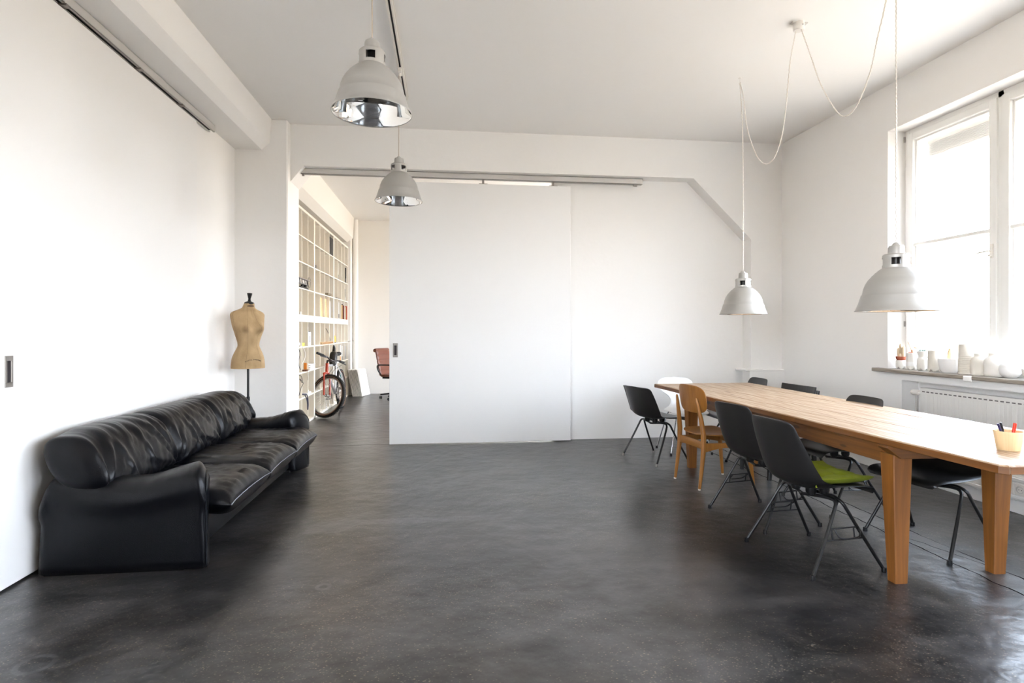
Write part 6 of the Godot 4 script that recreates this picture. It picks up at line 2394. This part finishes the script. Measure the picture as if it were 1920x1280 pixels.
	bs.tube([Vector3(0.0, 0.93, -0.12), Vector3(0, 0.98, -0.15), Vector3(0, 1.03, -0.17), Vector3(0, 1.06, -0.165), Vector3(0.0, 1.075, -0.15)], [0.03, 0.028, 0.024, 0.018, 0.010], 10)
	part("child_seat_back", bs, mt.black_plastic, t)
	# drive
	var ck := M.new()
	ck.T = at(bb + Vector3(0.045, 0, 0), 0.0, 0.0, -PI / 2)
	ck.lathe([Vector2(0.075, -0.003), Vector2(0.085, 0.0), Vector2(0.075, 0.003), Vector2(0.03, 0.004)], 36)
	var ck2 := part("chainring", ck, mt.steel, t)
	for s in [-1.0, 1.0]:
		var cm := M.new()
		var e := bb + Vector3(0.085 * s, 0.10 * s, 0.13 * s)
		cm.bar(bb + Vector3(0.06 * s, 0, 0), e, Vector2(0.024, 0.014), Vector2(0.018, 0.012), 0.003, Vector3(1, 0, 0))
		cm.box(e + Vector3(-0.01 + 0.05 * s - 0.04, -0.01, -0.045), e + Vector3(0.01 + 0.05 * s + 0.03, 0.012, 0.045), 0.004)
		part("crank", cm, mt.steel, ck2)
	var ch := M.new()
	ch.tube([bb + Vector3(0.045, 0.083, 0), ra + Vector3(0.045, 0.04, 0)], 0.004, 5)
	ch.tube([bb + Vector3(0.045, -0.083, 0), ra + Vector3(0.045, -0.07, 0.02)], 0.004, 5)
	part("chain", ch, mt.black_steel, t)

func wheel(t: Node3D, tf: Transform3D, R: float) -> void:
	# axle along local x
	var tyre := M.new()
	tyre.T = tf
	var pts := []
	for i in 64:
		pts.append(Vector3(0, sin(TAU * i / 64), cos(TAU * i / 64)) * (R - 0.012))
	tyre.tube(pts, 0.0265, 10, true)
	for i in 72:                                    # tread blocks
		var a := TAU * i / 72.0
		for s in [-1.0, 1.0]:
			var b := Basis(Vector3(1, 0, 0), a)
			tyre.T = tf * Transform3D(b, Vector3.ZERO)
			tyre.box(Vector3(0.011 * s - 0.007, R + 0.010, -0.007), Vector3(0.011 * s + 0.007, R + 0.0165, 0.007), 0.0)
	tyre.T = tf
	var o := part("wheel", tyre, mt.rubber, t)
	var rim := M.new()
	rim.T = tf
	var rp := []
	for i in 64:
		rp.append(Vector3(0, sin(TAU * i / 64), cos(TAU * i / 64)) * (R - 0.042))
	rim.tube(rp, 0.011, 8, true)
	part("rim", rim, mt.steel, o)
	var sw := M.new()
	sw.T = tf
	for s in [-1.0, 1.0]:
		var q := []
		for i in 64:
			q.append(Vector3(0.021 * s, sin(TAU * i / 64) * (R - 0.022), cos(TAU * i / 64) * (R - 0.022)))
		sw.tube(q, 0.0065, 6, true)
	part("sidewall", sw, flat_mat(Color(0.50, 0.36, 0.28), 0.8), o)
	var sp := M.new()
	sp.T = tf
	for i in 32:
		var a := TAU * i / 32.0
		var h := a + (0.55 if (i / 2) % 2 == 0 else -0.55)
		var s := -1.0 if i % 2 == 0 else 1.0
		sp.tube([Vector3(0.028 * s, sin(h) * 0.022, cos(h) * 0.022), Vector3(0.0, sin(a) * (R - 0.045), cos(a) * (R - 0.045))], 0.0014, 4)
	var so := part("spokes", sp, mt.chrome, o)
	so.set_meta("kind", "stuff")
	var hub := M.new()
	hub.T = tf * at(Vector3.ZERO, 0.0, 0.0, -PI / 2)
	hub.lathe([Vector2(0.0, -0.06), Vector2(0.006, -0.06), Vector2(0.006, -0.034), Vector2(0.024, -0.03), Vector2(0.024, -0.025), Vector2(0.014, -0.02), Vector2(0.014, 0.02), Vector2(0.024, 0.025), Vector2(0.024, 0.03), Vector2(0.006, 0.034), Vector2(0.006, 0.06), Vector2(0.0, 0.06)], 18)
	part("hub", hub, mt.steel, o)

func leaning_panels() -> void:
	for k in 8:
		var t := thing("presentation_board", ["rearmost white board of the leaning stack, against the pier", "second white board of the stack leaning by the bookcases", "third white board of the stack leaning by the bookcases", "fourth white board of the leaning stack, left of its middle", "fifth white board of the leaning stack, right of its middle", "sixth white board of the stack leaning by the bookcases", "second white board from the front of the leaning stack", "front white board of the leaning stack, its face with rows of slots"][k], "panel", Vector3(-1.77 + 0.0245 * k, 0, -11.70), 0.0, "white boards leaning at the end of the bookcases")
		t.rotation = Vector3(0, -0.27, 0.20)
		t.position.y = 0.003
		var m := M.new()
		m.box(Vector3(-0.009, 0, -0.205), Vector3(0.009, 0.545 - 0.006 * (k % 3), 0.205), 0.003)
		part("board", m, mt.white_plastic, t)
		var f := M.new()
		f.box(Vector3(-0.002, 0.02, 0.2035), Vector3(0.002, 0.53, 0.2062))
		part("edge_groove", f, flat_mat(Color(0.62, 0.60, 0.58)), t)
		if k == 7:
			var s := M.new()
			for i in 6:
				s.box(Vector3(0.0085, 0.16 + 0.034 * i, -0.06), Vector3(0.0105, 0.172 + 0.034 * i, 0.05))
			for i in 2:
				s.box(Vector3(0.0085, 0.43 + 0.03 * i, -0.03), Vector3(0.0105, 0.44 + 0.03 * i, 0.06))
			part("vent_slots", s, mt.grey_paint, t)

func office_chair() -> void:
	var t := thing("office_chair", "brown leather office chair on castors half hidden by the sliding panel", "office chair", Vector3(-0.93, 0, -11.05), 1.15)
	# star base
	for i in 5:
		var a := TAU * i / 5.0 + 0.62
		var d := Vector3(cos(a), 0, sin(a))
		var m := M.new()
		m.bar(Vector3(0, 0.115, 0) + d * 0.03, Vector3(0, 0.085, 0) + d * 0.31, Vector2(0.05, 0.035), Vector2(0.03, 0.024), 0.005, d)
		var l := part("star_leg", m, mt.black_steel, t)
		var c := M.new()
		c.T = at(d * 0.305 + Vector3(0, 0.028, 0), a + 0.7, 0.0, PI / 2)
		for s in [-1.0, 1.0]:
			c.lathe([Vector2(0.0, 0.006 * s), Vector2(0.027, 0.006 * s), Vector2(0.0285, 0.012 * s), Vector2(0.026, 0.022 * s), Vector2(0.0, 0.023 * s)], 18)
		part("castor", c, mt.rubber, l)
	var p := M.new()
	p.lathe([Vector2(0.0, 0.09), Vector2(0.03, 0.09), Vector2(0.03, 0.16), Vector2(0.018, 0.165), Vector2(0.018, 0.40), Vector2(0.06, 0.41), Vector2(0.06, 0.425), Vector2(0.0, 0.425)], 24)
	part("column", p, mt.chrome, t)
	# padded seat and back with cross seams, both between steel side rails
	var pad := func(w: float, l: float, th: float, n: int) -> M:
		var rows := []
		var NA := 40
		for i in 61:
			var s := float(i) / 60.0
			var f := absf(fposmod(s * n, 1.0) - 0.5) * 2.0
			var h := th * (1.0 - 0.35 * pow(f, 5.0)) * sqrt(maxf(0.02, 1.0 - pow(absf(2.0 * s - 1.0), 16.0)))
			var row := PackedVector3Array()
			for j in NA:
				var a := TAU * j / NA
				var e := pow(pow(absf(cos(a)), 5.0) + pow(absf(sin(a)), 5.0), -0.2)
				row.append(Vector3(cos(a) * e * w * 0.5, sin(a) * e * h * 0.5, lerpf(-l * 0.5, l * 0.5, s)))
			rows.append(row)
		for e in [0, 60]:
			var mid := PackedVector3Array()
			for q in rows[0 if e == 0 else rows.size() - 1]:
				mid.append(Vector3(0, 0, q.z))
			if e == 0:
				rows.push_front(mid)
			else:
				rows.push_back(mid)
		var m := M.new()
		m.grid(rows, true)
		return m
	var s := part("seat", pad.call(0.48, 0.47, 0.055, 5), mt.brown_leather, t)
	s.position = Vector3(0, 0.455, 0.02)
	var b := part("backrest", pad.call(0.48, 0.50, 0.05, 5), mt.brown_leather, t)
	b.transform = Transform3D(Basis.from_euler(Vector3(-PI / 2 - 0.20, 0, 0)), Vector3(0, 0.70, -0.27))
	var rl := M.new()
	rl.T = at(Vector3(-0.245, 0.935, -0.335), 0.0, 0.0, -PI / 2)
	rl.lathe([Vector2(0.0, 0.0), Vector2(0.034, 0.003), Vector2(0.038, 0.02), Vector2(0.038, 0.47), Vector2(0.034, 0.487), Vector2(0.0, 0.49)], 24)
	part("head_roll", rl, mt.brown_leather, b)
	for c in b.get_children():
		(c as Node3D).transform = b.transform.affine_inverse()
	for q in [-1.0, 1.0]:
		var m := M.new()
		m.tube(curve([Vector3(0.25 * q, 0.46, 0.16), Vector3(0.285 * q, 0.56, 0.20), Vector3(0.29 * q, 0.655, 0.15), Vector3(0.29 * q, 0.665, -0.08), Vector3(0.285 * q, 0.655, -0.24), Vector3(0.25 * q, 0.56, -0.255), Vector3(0.245 * q, 0.47, -0.19)], 0.02), 0.014, 10)
		part("armrest", m, mt.black_plastic, t)
	var bk := M.new()
	bk.box(Vector3(-0.20, 0.40, -0.20), Vector3(0.20, 0.428, 0.20), 0.008)
	part("seat_plate", bk, mt.black_steel, t)

func furniture() -> void:
	table()
	chairs()
	cushion_on_chair()
	sofa()
	lamps()
	dress_form()
	radiator()

func small_things() -> void:
	sill_pots()
	bookcases()
	shelf_things()
	bicycle()
	leaning_panels()
	office_chair()
